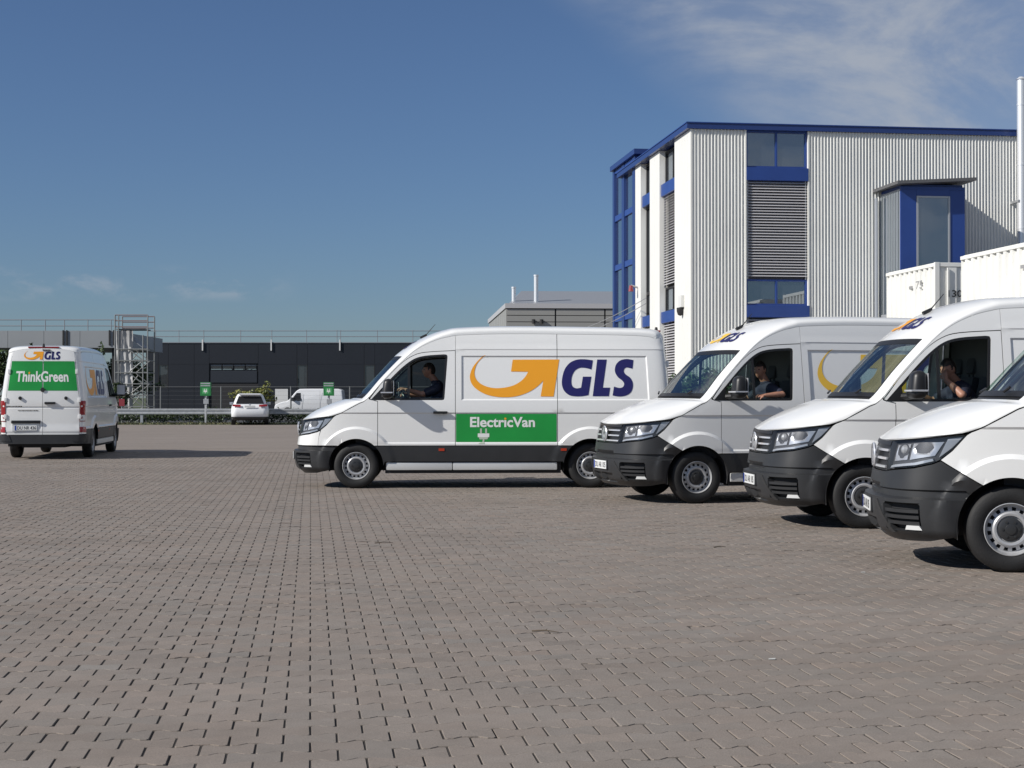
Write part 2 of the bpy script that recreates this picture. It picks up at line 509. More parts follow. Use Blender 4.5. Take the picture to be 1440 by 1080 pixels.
FULL = [tuple(range(16))]+[(16+k, 16+(k+1) % 16, (k+1) % 16, k) for k in range(16)]+[(32+k, 32+(k+1) % 16, 16+(k+1) % 16, 16+k) for k in range(16)]
LOWF = [tuple(range(16))]+[(16+k, 16+(k+1) % 16, (k+1) % 16, k) for k in range(16)]
V_full = np.concatenate([np.c_[O_top, np.zeros(16)], np.c_[O_mid, -0.0022*np.ones(16)], np.c_[O_mid, -0.022*np.ones(16)]])
V_low = np.concatenate([np.c_[O_top, np.zeros(16)], np.c_[O_mid, -0.016*np.ones(16)]])
rot = np.array([[E1.x, E1.y], [E2.x, E2.y]])
def set_tint(me, T):
    a = me.attributes.new('tint', 'FLOAT_COLOR', 'POINT'); a.data.foreach_set('color', np.asarray(T, np.float32).ravel())
protos = []
for k in range(20):
    me = bpy.data.meshes.new('paving_stone'); me.from_pydata(V_full.tolist(), [], FULL); me.materials.append(M['stone'])
    set_tint(me, np.repeat(tints[near[k*15]][None], len(V_full), 0)); protos.append(me)
for q, i in enumerate(near):
    inst('paving_stone', protos[q % 20], yard, (cs[i, 0], cs[i, 1], RNG.normal(0, 0.0012)),
         (RNG.normal(0, 0.004), RNG.normal(0, 0.004), BA+RNG.normal(0, 0.006)+(math.pi if RNG.random() < 0.5 else 0)))
VV = []; FF = []; TT = []; o = 0
for i in rest:
    full = cs[i, 1] < 13
    B0 = V_full if full else V_low
    t = RNG.normal(0, 0.006); c_, s_ = math.cos(t), math.sin(t)
    xy = (B0[:, :2]@np.array([[c_, s_], [-s_, c_]]))@rot+cs[i]
    z = B0[:, 2]+RNG.normal(0, 0.0012)+B0[:, 0]*RNG.normal(0, 0.004)+B0[:, 1]*RNG.normal(0, 0.004)
    VV.append(np.c_[xy, z]); FF += [tuple(a+o for a in f) for f in (FULL if full else LOWF)]
    TT.append(np.repeat(tints[i][None], len(B0), 0)); o += len(B0)
me = bpy.data.meshes.new('paving_stones'); me.from_pydata(np.concatenate(VV).tolist(), [], FF); me.materials.append(M['stone']); set_tint(me, np.concatenate(TT))
tag(inst('paving_stones', me, yard), kind='stuff')

# kerb-less grass verge behind the yard
sheet('verge', -70, 60, 78.2, 84.8, -0.001, M['grass'])
sheet('car_park', -70, 60, 84.8, 123.8, -0.004, mat('asphalt', (0.055, 0.055, 0.055), 0.9, var=0.15, vscale=1.0))

def Sx(px, Y): return (px-720)*Y/2150.0
def Sz(py, Y): return CAMH+(558-py)*Y/2150.0

# ------------------------------------------------------------------ leaves
def leaf_cloud(name, centres, n, size, m, parent=None, flat=0.0):
    """n leaf quads spread through ellipsoid clumps; centres: (x,y,z,rx,ry,rz)"""
    C = np.array(centres); wgt = C[:, 3]*C[:, 4]*C[:, 5]; wgt = wgt/wgt.sum()
    k = RNG.choice(len(C), n, p=wgt)
    d = RNG.normal(size=(n, 3)); d /= np.linalg.norm(d, axis=1)[:, None]
    r = RNG.random(n)**0.45
    p = C[k, :3]+d*r[:, None]*C[k, 3:6]
    nm = d*0.7+RNG.normal(size=(n, 3))*0.7+np.array([0, 0, 0.35]); nm /= np.linalg.norm(nm, axis=1)[:, None]
    a = np.cross(nm, RNG.normal(size=(n, 3))); a /= np.linalg.norm(a, axis=1)[:, None]; b = np.cross(nm, a)
    s = size*RNG.uniform(0.6, 1.3, n)[:, None]
    V = np.stack([p-a*s*0.9, p+b*s*0.42, p+a*s, p-b*s*0.42], 1).reshape(-1, 3)
    F = np.arange(4*n).reshape(-1, 4)
    me = bpy.data.meshes.new(name); me.from_pydata(V.tolist(), [], F.tolist()); me.materials.append(m)
    t = RNG.uniform(0.55, 1.5, n); h = RNG.normal(0, 0.12, n)
    T = np.stack([t*(1+h), t, t*(1-h*0.5), np.ones(n)], 1).repeat(4, 0); set_tint(me, np.clip(T, 0.1, 3))
    return inst(name, me, parent)

def tree(name, label, x, y, h, w, n, leaf, m, group=None, seed=0):
    t = tag(empty(name, (x, y, 0)), label, 'tree' if 'tree' in name else 'shrub', group)
    rr = random.Random(seed)
    mb = MB(); hb = h*0.3
    mb.tube((0, 0, 0), (0.03*h, 0.01*h, hb), 0.035*h**0.9, 9, 0.024*h**0.9)
    tips = []
    for k in range(9):
        a = k*2.4+rr.uniform(-0.3, 0.3); el = rr.uniform(0.5, 1.25); L = h*rr.uniform(0.28, 0.5)
        p = Vector((0.03*h, 0.01*h, hb*rr.uniform(0.75, 1.0)))
        q = p+Vector((math.cos(a)*math.cos(el)*L*w/h*1.1, math.sin(a)*math.cos(el)*L*w/h*1.1, math.sin(el)*L))
        mb.tube(p, q, 0.013*h**0.9, 6, 0.004*h**0.9); tips.append(q)
        for j in range(2):
            q2 = q+Vector((rr.uniform(-1, 1)*w*0.16, rr.uniform(-1, 1)*w*0.16, rr.uniform(0.02, 0.2)*h)); mb.tube(q, q2, 0.005*h**0.9, 5, 0.002*h); tips.append(q2)
    mb.build('trunk', M['bark'], t, True)
    cl = [(q.x, q.y, q.z, w*rr.uniform(0.1, 0.22), w*rr.uniform(0.1, 0.22), h*rr.uniform(0.06, 0.13)) for q in tips]
    leaf_cloud('crown', cl, n, leaf, m, t)
    return t

# ------------------------------------------------------------------ white and blue building
BO = Vector(((972-720)*40/2150.0, 40.0, 0))
bld = tag(empty('industrial_building', BO, BA), 'white corrugated industrial building with blue roof edge and blue window bands', 'building')
TOPZ = 8.45
def corrugated(name, t0, t1, z0, z1, off, m, parent, pitch=0.0875, amp=0.019):
    """upright sine sheet in the plane across the facade"""
    nw = max(1, round((t1-t0)/pitch)); V = []; F = []
    n = nw*8
    for i in range(n+1):
        t = t0+(t1-t0)*i/n; y = off-amp*math.cos(2*math.pi*i/8)
        V += [(t, y, z0), (t, y, z1)]
    F = [(2*i, 2*i+2, 2*i+3, 2*i+1) for i in range(n)]
    o = mk(name, V, F, m, parent, True, R(80)); return o
b = MB(); b.box(0.38, 9.04, 0.14, 9, 0, TOPZ-0.02); b.build('core', M['dark'], bld)
corrugated('cladding', 0.02, 1.46, 0, TOPZ, 0.0, M['white_clad'], bld)
corrugated('cladding', 3.19, 9.06, 0, TOPZ, 0.0, M['white_clad'], bld)
for q in ((1.452, 1.487, -0.03, 0.14, 0, TOPZ), (3.165, 3.20, -0.03, 0.14, 0, TOPZ), (9.05, 9.10, -0.03, 0.3, 0, TOPZ), (-0.015, 0.03, -0.025, 0.1, 0, TOPZ)):
    b = MB(); b.box(*q); b.build('edge_trim', M['white_panel'], bld)
# roof edge
b = MB(); b.box(-0.12, 9.3, -0.07, 9.2, TOPZ+0.003, TOPZ+0.15); b.build('roof_fascia', M['blue_dark'], bld)
b = MB(); b.box(-0.14, 9.32, -0.09, 9.2, TOPZ+0.152, TOPZ+0.175); b.build('roof_cap', M['blue'], bld)

def glazed(parent, t0, t1, z0, z1, nx, off, axis, pane, frame, fw=0.05):
    """one window in the plane axis ('f' front, 'l' left): frame with panes as sub-parts"""
    def put(mb, a0, a1, d0, d1, c0, c1):
        if axis == 'f': mb.box(a0, a1, d0, d1, c0, c1)
        else: mb.box(d0, d1, a0, a1, c0, c1)
    mb = MB()
    put(mb, t0, t1, off-0.03, off+0.05, z0, z0+fw); put(mb, t0, t1, off-0.03, off+0.05, z1-fw, z1)
    for k in range(nx+1):
        c = t0+(t1-t0)*k/nx; a0 = max(t0, c-fw/2 if 0 < k < nx else (c if k == 0 else c-fw)); 
        put(mb, a0, a0+fw, off-0.031, off+0.049, z0+fw, z1-fw)
    w = mb.build('window', frame, parent)
    for k in range(nx):
        a0 = t0+(t1-t0)*k/nx+fw*0.4; a1 = t0+(t1-t0)*(k+1)/nx-fw*0.4
        p = MB(); put(p, a0, a1, off+0.012, off+0.03, z0+fw*0.6, z1-fw*0.6); p.build('pane', pane, w)
    return w
def blind(parent, t0, t1, z0, z1, off, axis, pitch=0.0745):
    root = None
    for t in (t0+0.02, t1-0.05):
        mb = MB()
        if axis == 'f': mb.box(t, t+0.03, off-0.01, off+0.04, z0, z1)
        else: mb.box(off-0.01, off+0.04, t, t+0.03, z0, z1)
        if root is None: root = mb.build('blind', M['grey_frame'], parent)
        else: mb.build('guide_rail', M['grey_frame'], root)
    sm = MB(); L = t1-t0-0.02
    # slightly curved slat, tilted
    pr = [(-0.030, -0.026), (-0.011, -0.006), (0.011, 0.010), (0.030, 0.020)]
    V = []
    for (y, z) in pr: V += [(0, y, z), (L, y, z), (0, y, z-0.0035), (L, y, z-0.0035)]
    if axis != 'f': V = [(y, x, z) for (x, y, z) in V]
    for i in range(3):
        a = 4*i; sm.add(V, []) if i == 0 else None
        sm.f += [(a, a+1, a+5, a+4), (a+2, a+6, a+7, a+3)]; sm.m += [0, 0]
    sm.f += [(0, 2, 3, 1), (12, 13, 15, 14)]; sm.m += [0, 0]
    me = None; n = int((z1-z0)/pitch)
    for k in range(n):
        z = z1-(k+0.5)*pitch; loc = (t0+0.01, off, z) if axis == 'f' else (off, t0+0.01, z)
        if me is None:
            o = sm.build('slat', M['slat'], root); me = o.data; o.location = loc
        else: inst('slat', me, root, loc)
    return root
def band(parent, t0, t1, z0, z1, off, axis):
    b = MB()
    if axis == 'f': b.box(t0, t1, off, 0.139, z0, z1, 0.012)
    else: b.box(off, 0.139, t0, t1, z0, z1, 0.012)
    return b.build('blue_band', M['blue'], parent)
# front window bay
glazed(bld, 1.49, 3.16, 7.47, TOPZ, 2, 0.085, 'f', M['pane'], M['blue'])
band(bld, 1.49, 3.175, 7.13, 7.47, -0.04, 'f')
b = MB(); b.box(1.49, 3.16, 0.10, 0.138, 4.5, 7.12); b.build('blind_backing', M['blind_back'], bld)
blind(bld, 1.50, 3.15, 4.53, 7.13, 0.04, 'f')
glazed(bld, 1.49, 3.16, 3.84, 4.53, 2, 0.085, 'f', M['pane'], M['blue'])
band(bld, 1.49, 3.20, 3.52, 3.84, -0.04, 'f')
blind(bld, 1.50, 3.15, 0.9, 3.50, 0.04, 'f')
# left facade: white columns, window bays between
def column(a, c, dep=0.17):
    b = MB(); b.box(-0.012, dep+0.2, a, c, 0, TOPZ-0.001, 0.004); o = b.build('white_column', M['white_panel'], bld)
    for q in np.arange(a+0.3, c-0.1, 0.3):
        g = MB(); g.box(-0.0145, -0.005, q, q+0.012, 0, TOPZ-0.01); g.build('panel_joint', M['white_clad'], o)
    return o
column(0.012, 1.78); column(3.60, 4.86); column(6.10, 6.88)
for (a, c) in ((1.78, 3.60), (4.86, 6.10)):
    b = MB(); b.box(0.26, 0.3, a, c, 0, TOPZ-0.01); b.build('bay_backing', M['dark'], bld)
    glazed(bld, a, c, 7.47, TOPZ-0.05, 2, 0.19, 'l', M['pane_side'], M['dark'])
    band(bld, a+0.003, c-0.003, 7.13, 7.47, 0.03, 'l')
    if a < 2: blind(bld, a+0.02, c-0.02, 4.53, 7.12, 0.12, 'l')
    else: glazed(bld, a, c, 4.53, 7.12, 2, 0.19, 'l', M['pane_side'], M['dark'])
    glazed(bld, a, c, 3.84, 4.53, 2, 0.19, 'l', M['pane_side'], M['dark'])
    band(bld, a+0.003, c-0.003, 3.52, 3.84, 0.03, 'l')
    blind(bld, a+0.02, c-0.02, 0.6, 3.50, 0.12, 'l')
# glazed stair tower behind
tw = MB(); tw.box(0.09, 3.2, 6.95, 10.38, 0, 8.84); tw.build('stair_tower', M['blue_dark'], bld)
tp = 8.83
for z0, z1 in ((7.33, 8.72), (5.72, 7.15), (4.05, 5.54), (0.4, 3.87)):
    for (a, c) in ((7.28, 8.56), (8.92, 10.12)):
        p = MB(); p.box(0.05, 0.10, a, c, z0, z1); p.build('tower_pane', M['pane_side'], bld)
for (a, c) in ((6.9, 7.28), (8.56, 8.92), (10.12, 10.40)): mb = MB(); mb.box(-0.02, 0.13, a, c, 0, tp); mb.build('tower_mullion', M['blue_dark'], bld)
for z0, z1 in ((8.72, 8.83), (7.15, 7.33), (5.54, 5.72), (3.87, 4.05)):
    for a, c in ((7.281, 8.559), (8.921, 10.119)): mb = MB(); mb.box(0.0, 0.12, a, c, z0, z1); mb.build('tower_transom', M['blue'], bld)
b = MB(); b.box(-0.10, 3.3, 6.62, 10.44, 8.845, 9.0); b.build('tower_roof', M['blue_dark'], bld)

# entrance bay on the front wall, raised above the yard
t0, t1, dp = 5.15, 6.88, 1.45
zb, zt = 3.05, 6.78
b = MB(); b.box(t0+0.03, t1-0.03, -dp+0.06, -0.02, zb, zt); bay = b.build('entrance_bay', M['blue'], bld)
b = MB(); b.add([(t0-0.20, -dp-0.32, 6.86), (t1+0.18, -dp-0.32, 6.98), (t1+0.18, 0.0, 6.98), (t0-0.20, 0.0, 6.86),
                 (t0-0.20, -dp-0.32, 6.94), (t1+0.18, -dp-0.32, 7.06), (t1+0.18, 0.0, 7.06), (t0-0.20, 0.0, 6.94)],
                [(0,3,2,1),(4,5,6,7),(0,1,5,4),(1,2,6,5),(2,3,7,6),(3,0,4,7)])
b.build('bay_roof', mat('bay roof metal', (0.11, 0.11, 0.115), 0.5), bay)
b = MB(); b.box(t0, t1, -dp, -dp+0.055, zt-0.02, 6.84); b.box(t0+0.03, t1-0.03, -dp+0.06, -0.03, zt+0.003, 6.9); b.build('header', M['blue'], bay)
b = MB(); b.box(t0, t0+0.42, -dp, -dp+0.055, zb, zt-0.023); b.build('blue_panel', M['blue'], bay)
b = MB(); b.box(t1-0.40, t1, -dp, -dp+0.055, zb, zt-0.023); b.build('blue_panel', M['blue'], bay)
b = MB(); b.box(t0+0.422, t1-0.402, -dp, -dp+0.055, zb, 3.94); b.build('blue_panel', M['blue'], bay)
d = MB()
d0, d1 = t0+0.425, t1-0.405
d.box(d0, d0+0.045, -dp-0.02, -dp+0.05, 3.945, 6.60); d.box(d1-0.045, d1, -dp-0.02, -dp+0.05, 3.945, 6.60); d.box(d0+0.046, d1-0.046, -dp-0.02, -dp+0.05, 6.555, 6.60); d.box(d0+0.046, d1-0.046, -dp-0.02, -dp+0.05, 3.945, 3.99)
door = d.build('glass_door', M['grey_frame'], bay)
b = MB(); b.box(d0+0.046, d1-0.046, -dp+0.005, -dp+0.03, 3.991, 6.554); b.build('pane', M['pane'], door)
b = MB(); b.box(d0, d1, -dp+0.001, -dp+0.054, 6.602, zt-0.022); b.build('blue_panel', M['blue'], bay)
b = MB()
for k in range(7):
    c = -dp+0.06+(dp-0.12)*k/6; b.box(t0-0.002, t0+0.028, c, c+0.04, 3.6, zt-0.05)
b.box(t0-0.004, t0+0.029, -dp+0.056, -0.02, 3.45, 3.598); b.box(t0-0.004, t0+0.029, -dp+0.056, -0.02, zt-0.049, zt)
lv = b.build('side_glazing', M['grey_frame'], bay)
for k in range(6):
    c = -dp+0.06+(dp-0.12)*k/6+0.042; p = MB(); p.box(t0+0.004, t0+0.02, c, c+(dp-0.12)/6-0.044, 3.6, zt-0.051); p.build('pane', M['pane_side'], lv)
b = MB(); b.box(t0+0.1, t1-0.1, -dp+0.1, -0.05, 0.0, zb-0.003); b.build('bay_shaft', M['blue_dark'], bay)
# rain pipe beside the bay, steel chimney at the right end
b = MB(); b.tube((5.02, -0.08, 0), (5.02, -0.08, 6.7), 0.045, 10); b.build('rain_pipe', M['grey_frame'], bld)
ch = MB(); ch.tube((8.93, -0.42, 0), (8.93, -0.42, 9.9), 0.115, 20); ch.tube((8.93, -0.42, 9.9), (8.93, -0.42, 9.97), 0.14, 20, 0.06)
for z in (2.5, 4.2, 5.9, 7.6, 9.2): ch.tube((8.93, -0.42, z), (8.93, -0.42, z+0.05), 0.122, 20)
chim = ch.build('steel_chimney', M['chrome'], None, True); chim.location = BO; chim.rotation_euler = (0, 0, BA)
tag(chim, 'polished steel flue pipe rising at the right end of the white building', 'chimney')
b = MB(); b.box(8.80, 8.90, -0.5, -0.021, 6.62, 6.68); b.build('wall_bracket', M['steel'], chim)

# fixtures on the left columns
wl_ = tag(empty('wall_camera', BO+E2*0.85+Vector((0, 0, 3.72)), BA), 'small white camera on the corner column of the white building', 'camera')
b = MB(); b.box(-0.10, -0.014, -0.16, 0.16, 0.1, 0.42, 0.01); b.build('housing', M['plastic_white'], wl_)
b = MB(); b.lathe([(0.0, -0.13), (0.07, -0.10), (0.1, 0.0), (0.1, 0.09)], 14, (-0.08, 0, 0), 'z'); b.build('dome', M['dark'], wl_, True)
al = tag(empty('alarm_beacon', BO+E2*6.5+Vector((-0.013, 0, 4.75)), BA), 'small red lamp on the third white column', 'lamp')
b = MB(); b.tube((0, 0, 0), (-0.22, -0.02, 0.06), 0.03, 8); b.build('arm', M['steel'], al)
b = MB(); b.tube((-0.22, -0.02, -0.12), (-0.22, -0.02, 0.06), 0.08, 12, 0.05); b.build('lens', M['red'], al, True)
for k, dz in enumerate((0, 0.16)):
    b = MB(); p = [BO+E2*5.3+Vector((-0.02, 0, 4.2+dz)), BO+E2*10.5+E1*(-1.6)+Vector((0, 0, 3.30+dz))]
    q = [p[0].lerp(p[1], s/8)-Vector((0, 0, 0.10*4*(s/8)*(1-s/8))) for s in range(9)]
    b.path(q, 0.011, 6)
    tag(b.build('cable', M['steel']), ('lower' if k == 0 else 'upper')+' of two thin cables slanting across the blue stair tower', 'cable', 'cables at the stair tower')

# ------------------------------------------------------------------ white corrugated containers
def container(label, px_far, y_far, L, top, w, number, num_end=None):
    Xf = Sx(px_far, y_far)
    base = Vector((Xf, y_far, 0)); root = tag(empty('storage_container', base, BA), label, 'container', 'white containers before the blue bay')
    # local: x to the right, y to the back; the lit side is x = 0, from y = -L to 0
    pit = 0.30; n = int(round(L/pit)); V = []; F = []
    prof = [(0.0, 0.0), (0.36, 0.0), (0.46, 0.06), (0.90, 0.06), (1.0, 0.0)]
    ys = []
    for k in range(n):
        for (a, d) in prof[:-1]: ys.append((-L+(k+a)*L/n, d))
    ys.append((0, 0))
    for (y, d) in ys: V += [(d, y, 0.12), (d, y, top-0.02)]
    F = [(2*i+1, 2*i+3, 2*i+2, 2*i) for i in range(len(ys)-1)]
    mk('side_wall', V, F, M['cont'], root, True, R(20))
    for q in ((-0.012, 0.10, -L-0.004, 0.02, top-0.10, top-0.022, 0.006), (-0.012, w, -L-0.01, -L+0.09, 0, 0.12), (-0.012, 0.09, -L+0.092, 0.02, 0, 0.118), (0.11, w-0.01, -L-0.004, -L+0.09, top-0.10, top-0.022)):
        b = MB(); b.box(*q); b.build('rail', M['cont'], root)
    b = MB(); b.box(0.06, w, -L+0.1, 0.0, top-0.06, top); b.build('roof', M['cont'], root)
    for q in ((-0.014, 0.10, -L-0.012, -L+0.06, 0.121, top-0.001, 0.008), (w-0.1, w, -L-0.012, -L+0.06, 0.121, top-0.001, 0.008)): b = MB(); b.box(*q); b.build('corner_post', M['cont'], root)
    # end wall with doors and locking bars
    for k in range(2):
        a = 0.125+k*(w-0.25)/2; c = a+(w-0.25)/2-0.012
        e = MB(); m_ = 5
        for q in range(m_):
            x0 = a+(c-a)*q/m_; x1 = a+(c-a)*(q+1)/m_; d = 0.0 if q % 2 else 0.03
            e.box(x0, x1, -L+0.005+d, -L+0.07, 0.13, top-0.11)
        dr = e.build('end_door', M['cont'], root)
        for x in (a+0.16, c-0.16):
            g = MB(); g.tube((x, -L-0.03, 0.15), (x, -L-0.03, top-0.13), 0.02, 8); g.build('locking_bar', M['cont'], dr)
    b = MB(); b.box(w-0.03, w-0.001, -L+0.061, 0, 0.12, top-0.06); b.box(0.1, w-0.03, -0.03, 0, 0.12, top-0.06); b.build('back_wall', M['cont'], root)
    V, Fc = text2d(number, 0.012)
    V = fit2d(V, 0, 0.20*len(number), 0, 0.19); y0 = -L*0.20-0.26*len(number)
    # reads left to right from the far end to the near end on the lit side
    mk('number_lettering', [(-0.004, -L*0.62-x+0.0, top-0.55+z) for x, z in V], Fc, M['faded'], root)
    bx = MB(); bx.box(-0.005, -0.002, -L*0.62+0.18, -L*0.62+0.42, top-0.52, top-0.45); bx.build('small_print', M['faded'], root)
    if num_end:
        V, Fc = text2d(num_end, 0.012); V = fit2d(V, 0.30, 0.30+0.115*len(num_end), top-0.80, top-0.64)
        mk('number_lettering', [(x, -L-0.004, z) for x, z in V], Fc, M['ink'], root)
    return root
container('white corrugated container in front of the blue bay, number 130 on its end', 1247, 38.0, 3.0, 4.52, 2.2, '75', '130')
container('white corrugated container at the right edge of the picture, nearer than the other one', 1352, 33.2, 5.2, 4.50, 2.2, '897')

# ------------------------------------------------------------------ shrubs at the foot of the white building
for k, (px, Y, h, w) in enumerate(((942, 36.5, 2.0, 1.3), (975, 36.0, 2.4, 1.5), (1012, 35.5, 2.2, 1.5))):
    tree('leafy_shrub', ('left', 'middle', 'right')[k]+' one of three leafy shrubs before the white building, seen through a windscreen', Sx(px, Y), Y, h, w, 1500, 0.085, M['leaf2'], 'shrubs before the white building', k)

# ------------------------------------------------------------------ grey hall with two chimneys
Yh = 76.0
hall = tag(empty('grey_hall', (Sx(712, Yh), Yh, 0), R(4)), 'low grey metal hall with two roof pipes behind the parked vans', 'building')
zt = Sz(427, Yh); L = 14
b = MB(); b.box(0.05, L, 0.05, 16, 0, zt-0.15); b.build('core', M['dark'], hall)
nb = 18; hh = (zt-0.25)/nb
for (x0, x1) in ((0.0, 2.42), (2.50, 4.90), (4.98, 7.4), (7.48, 9.9), (9.98, 14)):
    for k in range(nb):
        b = MB(); b.box(x0, x1, 0.0, 0.06, k*hh+0.012, (k+1)*hh-0.022, 0.006); b.build('facade_plank', M['greyhall'], hall)
for y in np.arange(0.2, 15.5, 1.55):
    b = MB(); b.box(0.0, 0.06, y, y+1.45, 0.01, zt-0.25); b.build('side_panel', M['greyhall'], hall)
b = MB(); b.box(-0.06, L, -0.06, 0.2, zt-0.22, zt+0.02); b.box(-0.06, 0.15, 0.21, 16, zt-0.22, zt+0.02); b.build('roof_edge', mat('pale trim', (0.46, 0.46, 0.47), 0.4), hall)
b = MB(); b.add([(0.1, 0.2, zt-0.1), (L, 0.2, zt-0.1), (L, 6, zt+1.05), (1.2, 6, zt+1.05), (0.1, 16, zt-0.1), (L, 16, zt-0.1)], [(0,1,2,3), (0,3,4), (3,2,5,4)]); b.build('roof', M['roofgrey'], hall)
for k, (px, top, r) in enumerate(((722.5, 405.5, 0.11), (754, 388.5, 0.115))):
    b = MB(); z1 = Sz(top, Yh+2); x = Sx(px, Yh+2); b.tube((x, Yh+2, zt-0.3), (x, Yh+2, z1), r, 14); b.tube((x, Yh+2, z1), (x, Yh+2, z1+0.08), r*1.15, 14)
    tag(b.build('roof_pipe', M['chrome'], None, True), ('shorter' if k == 0 else 'taller')+' steel pipe standing on the grey hall roof', 'chimney', 'pipes on the grey hall')
b = MB()
for x in (1.35, 1.75): b.tube((x, -0.1, Sz(455, Yh)), (x, -0.1, Sz(449, Yh)), 0.09, 10)
b.build('wall_lamp', M['dark'], hall)

# ------------------------------------------------------------------ anthracite building in the distance
Yd = 124.0
dx0, dx1 = Sx(205, Yd), Sx(760, Yd)
zr = Sz(482, Yd)
db = tag(empty('anthracite_building', (dx0, Yd, 0)), 'long low anthracite commercial building with a gate and railing along its roof', 'building')
Wd = dx1-dx0
b = MB(); b.box(0.02, Wd, 0.09, 22, 0, zr-0.05); b.build('core', M['dark'], db)
def lx(px): return Sx(px, Yd)-dx0
panels = [(205, 222.5), (222.5, 236.5), (236.5, 273), (273, 294), (294, 363), (363, 417.5), (417.5, 432.5), (432.5, 512), (512, 527), (527, 600), (600, 680), (680, 760)]
for (a, c) in panels:
    x0, x1 = lx(a)+0.01, lx(c)-0.01
    lo = 0.0
    if a in (222.5, 417.5, 512): 
        za, zb_ = Sz(546, Yd), Sz(513, Yd)
        for (z0, z1) in ((0, za), (zb_, zr)):
            p = MB(); p.box(x0, x1, 0, 0.05, z0+0.004, z1-0.004); p.build('facade_panel', M['anthracite'], db)
        fr = MB(); fr.box(x0, x0+0.05, 0.005, 0.045, za, zb_); fr.box(x1-0.05, x1, 0.005, 0.045, za, zb_); fr.box(x0+0.051, x1-0.051, 0.005, 0.045, zb_-0.05, zb_)
        w = fr.build('window', M['dark'], db); p = MB(); p.box(x0+0.052, x1-0.052, 0.06, 0.08, za, zb_-0.05); p.build('pane', M['pane_dull'], w)
    elif a == 294:
        zg = Sz(511, Yd)
        p = MB(); p.box(x0, x1, 0, 0.05, zg, zr-0.004); p.build('facade_panel', M['anthracite'], db)
        g = MB(); g.box(x0+0.1, x1-0.1, 0.03, 0.048, Sz(538, Yd), Sz(521, Yd)); gate = g.build('gate', M['anthracite2'], db)
        for k in range(4):
            a0 = x0+0.1+k*(x1-x0-0.2)/4; p = MB(); p.box(a0+0.05, a0+(x1-x0-0.2)/4-0.05, 0.03, 0.05, Sz(520, Yd), Sz(513, Yd)); p.build('pane', M['pane_side'], gate)
    else:
        for (z0, z1) in ((0, zr*0.36), (zr*0.36, zr*0.70), (zr*0.70, zr)):
            p = MB(); p.box(x0, x1, 0, 0.05, z0+0.006, z1-0.006); p.build('facade_panel', M['anthracite'], db)
b = MB(); b.box(lx(387), lx(405), -0.04, 0.0, 0, Sz(547, Yd)); b.build('white_door', M['plastic_white'], db)
b = MB(); b.box(-0.03, Wd, -0.06, 0.5, zr-0.02, zr+0.05); b.build('roof_edge', M['roofgrey'], db)
for px in (285, 381.5, 478):
    b = MB(); b.box(lx(px)-0.05, lx(px)+0.05, -0.12, -0.005, Sz(493, Yd), zr+0.25); b.build('spout', M['plastic_white'], db)
rl = tag(empty('roof_railing', (dx0, Yd+0.4, zr+0.05)), 'thin steel safety railing along the anthracite building roof', 'railing')
for py in (465, 473): b = MB(); b.tube((0, 0, Sz(py, Yd)-zr-0.05), (Wd, 0, Sz(py, Yd)-zr-0.05), 0.032, 6); b.build('rail', M['roofgrey'], rl)
for px in (217, 250, 285, 337, 381, 430, 473, 478, 530, 580, 640, 700):
    b = MB(); x = lx(px); b.tube((x, 0, -0.001), (x, 0, Sz(464, Yd)-zr-0.05), 0.03, 6); b.build('post', M['roofgrey'], rl)

# raised grey canopy to the left with its own railing
Yc = 90.0
cx0, cx1 = Sx(-40, Yc), Sx(163, Yc); cz0, cz1 = Sz(489, Yc), Sz(465, Yc)
cp = tag(empty('loading_canopy', (cx0, Yc, 0)), 'grey flat canopy on posts at the left edge behind the van', 'canopy')
Wc = cx1-cx0
for k in range(4):
    b = MB(); b.box(k*Wc/4+0.01, (k+1)*Wc/4-0.01, 0, 0.08, cz0, cz1); b.build('fascia_panel', M['greyband'], cp)
b = MB(); b.box(0, Wc, 0.082, 12, cz0+0.05, cz1-0.02); b.build('deck', M['greyband'], cp)
for x in (0.3, Wc*0.36, Wc*0.7, Wc-0.2):
    b = MB(); b.box(x-0.12, x+0.12, 0.3, 0.54, 0, cz0+0.05); b.build('post', M['dark'], cp)
for px in (89, 94, 154, 160):
    b = MB(); x = Sx(px, Yc)-cx0; b.box(x-0.04, x+0.04, -0.07, -0.002, cz0+0.15, cz1+0.03); b.build('bracket', M['dark'], cp)
cr = tag(empty('canopy_railing', (cx0, Yc+0.2, cz1)), 'thin steel railing on the grey canopy at left', 'railing')
for py in (449.5, 458): b = MB(); b.tube((0, 0, Sz(py, Yc)-cz1), (Wc, 0, Sz(py, Yc)-cz1), 0.028, 6); b.build('rail', M['roofgrey'], cr)
for px in (-20, 28, 62, 89, 122, 155):
    b = MB(); x = Sx(px, Yc)-cx0; b.tube((x, 0, 0), (x, 0, Sz(449, Yc)-cz1), 0.03, 6); b.build('post', M['roofgrey'], cr)

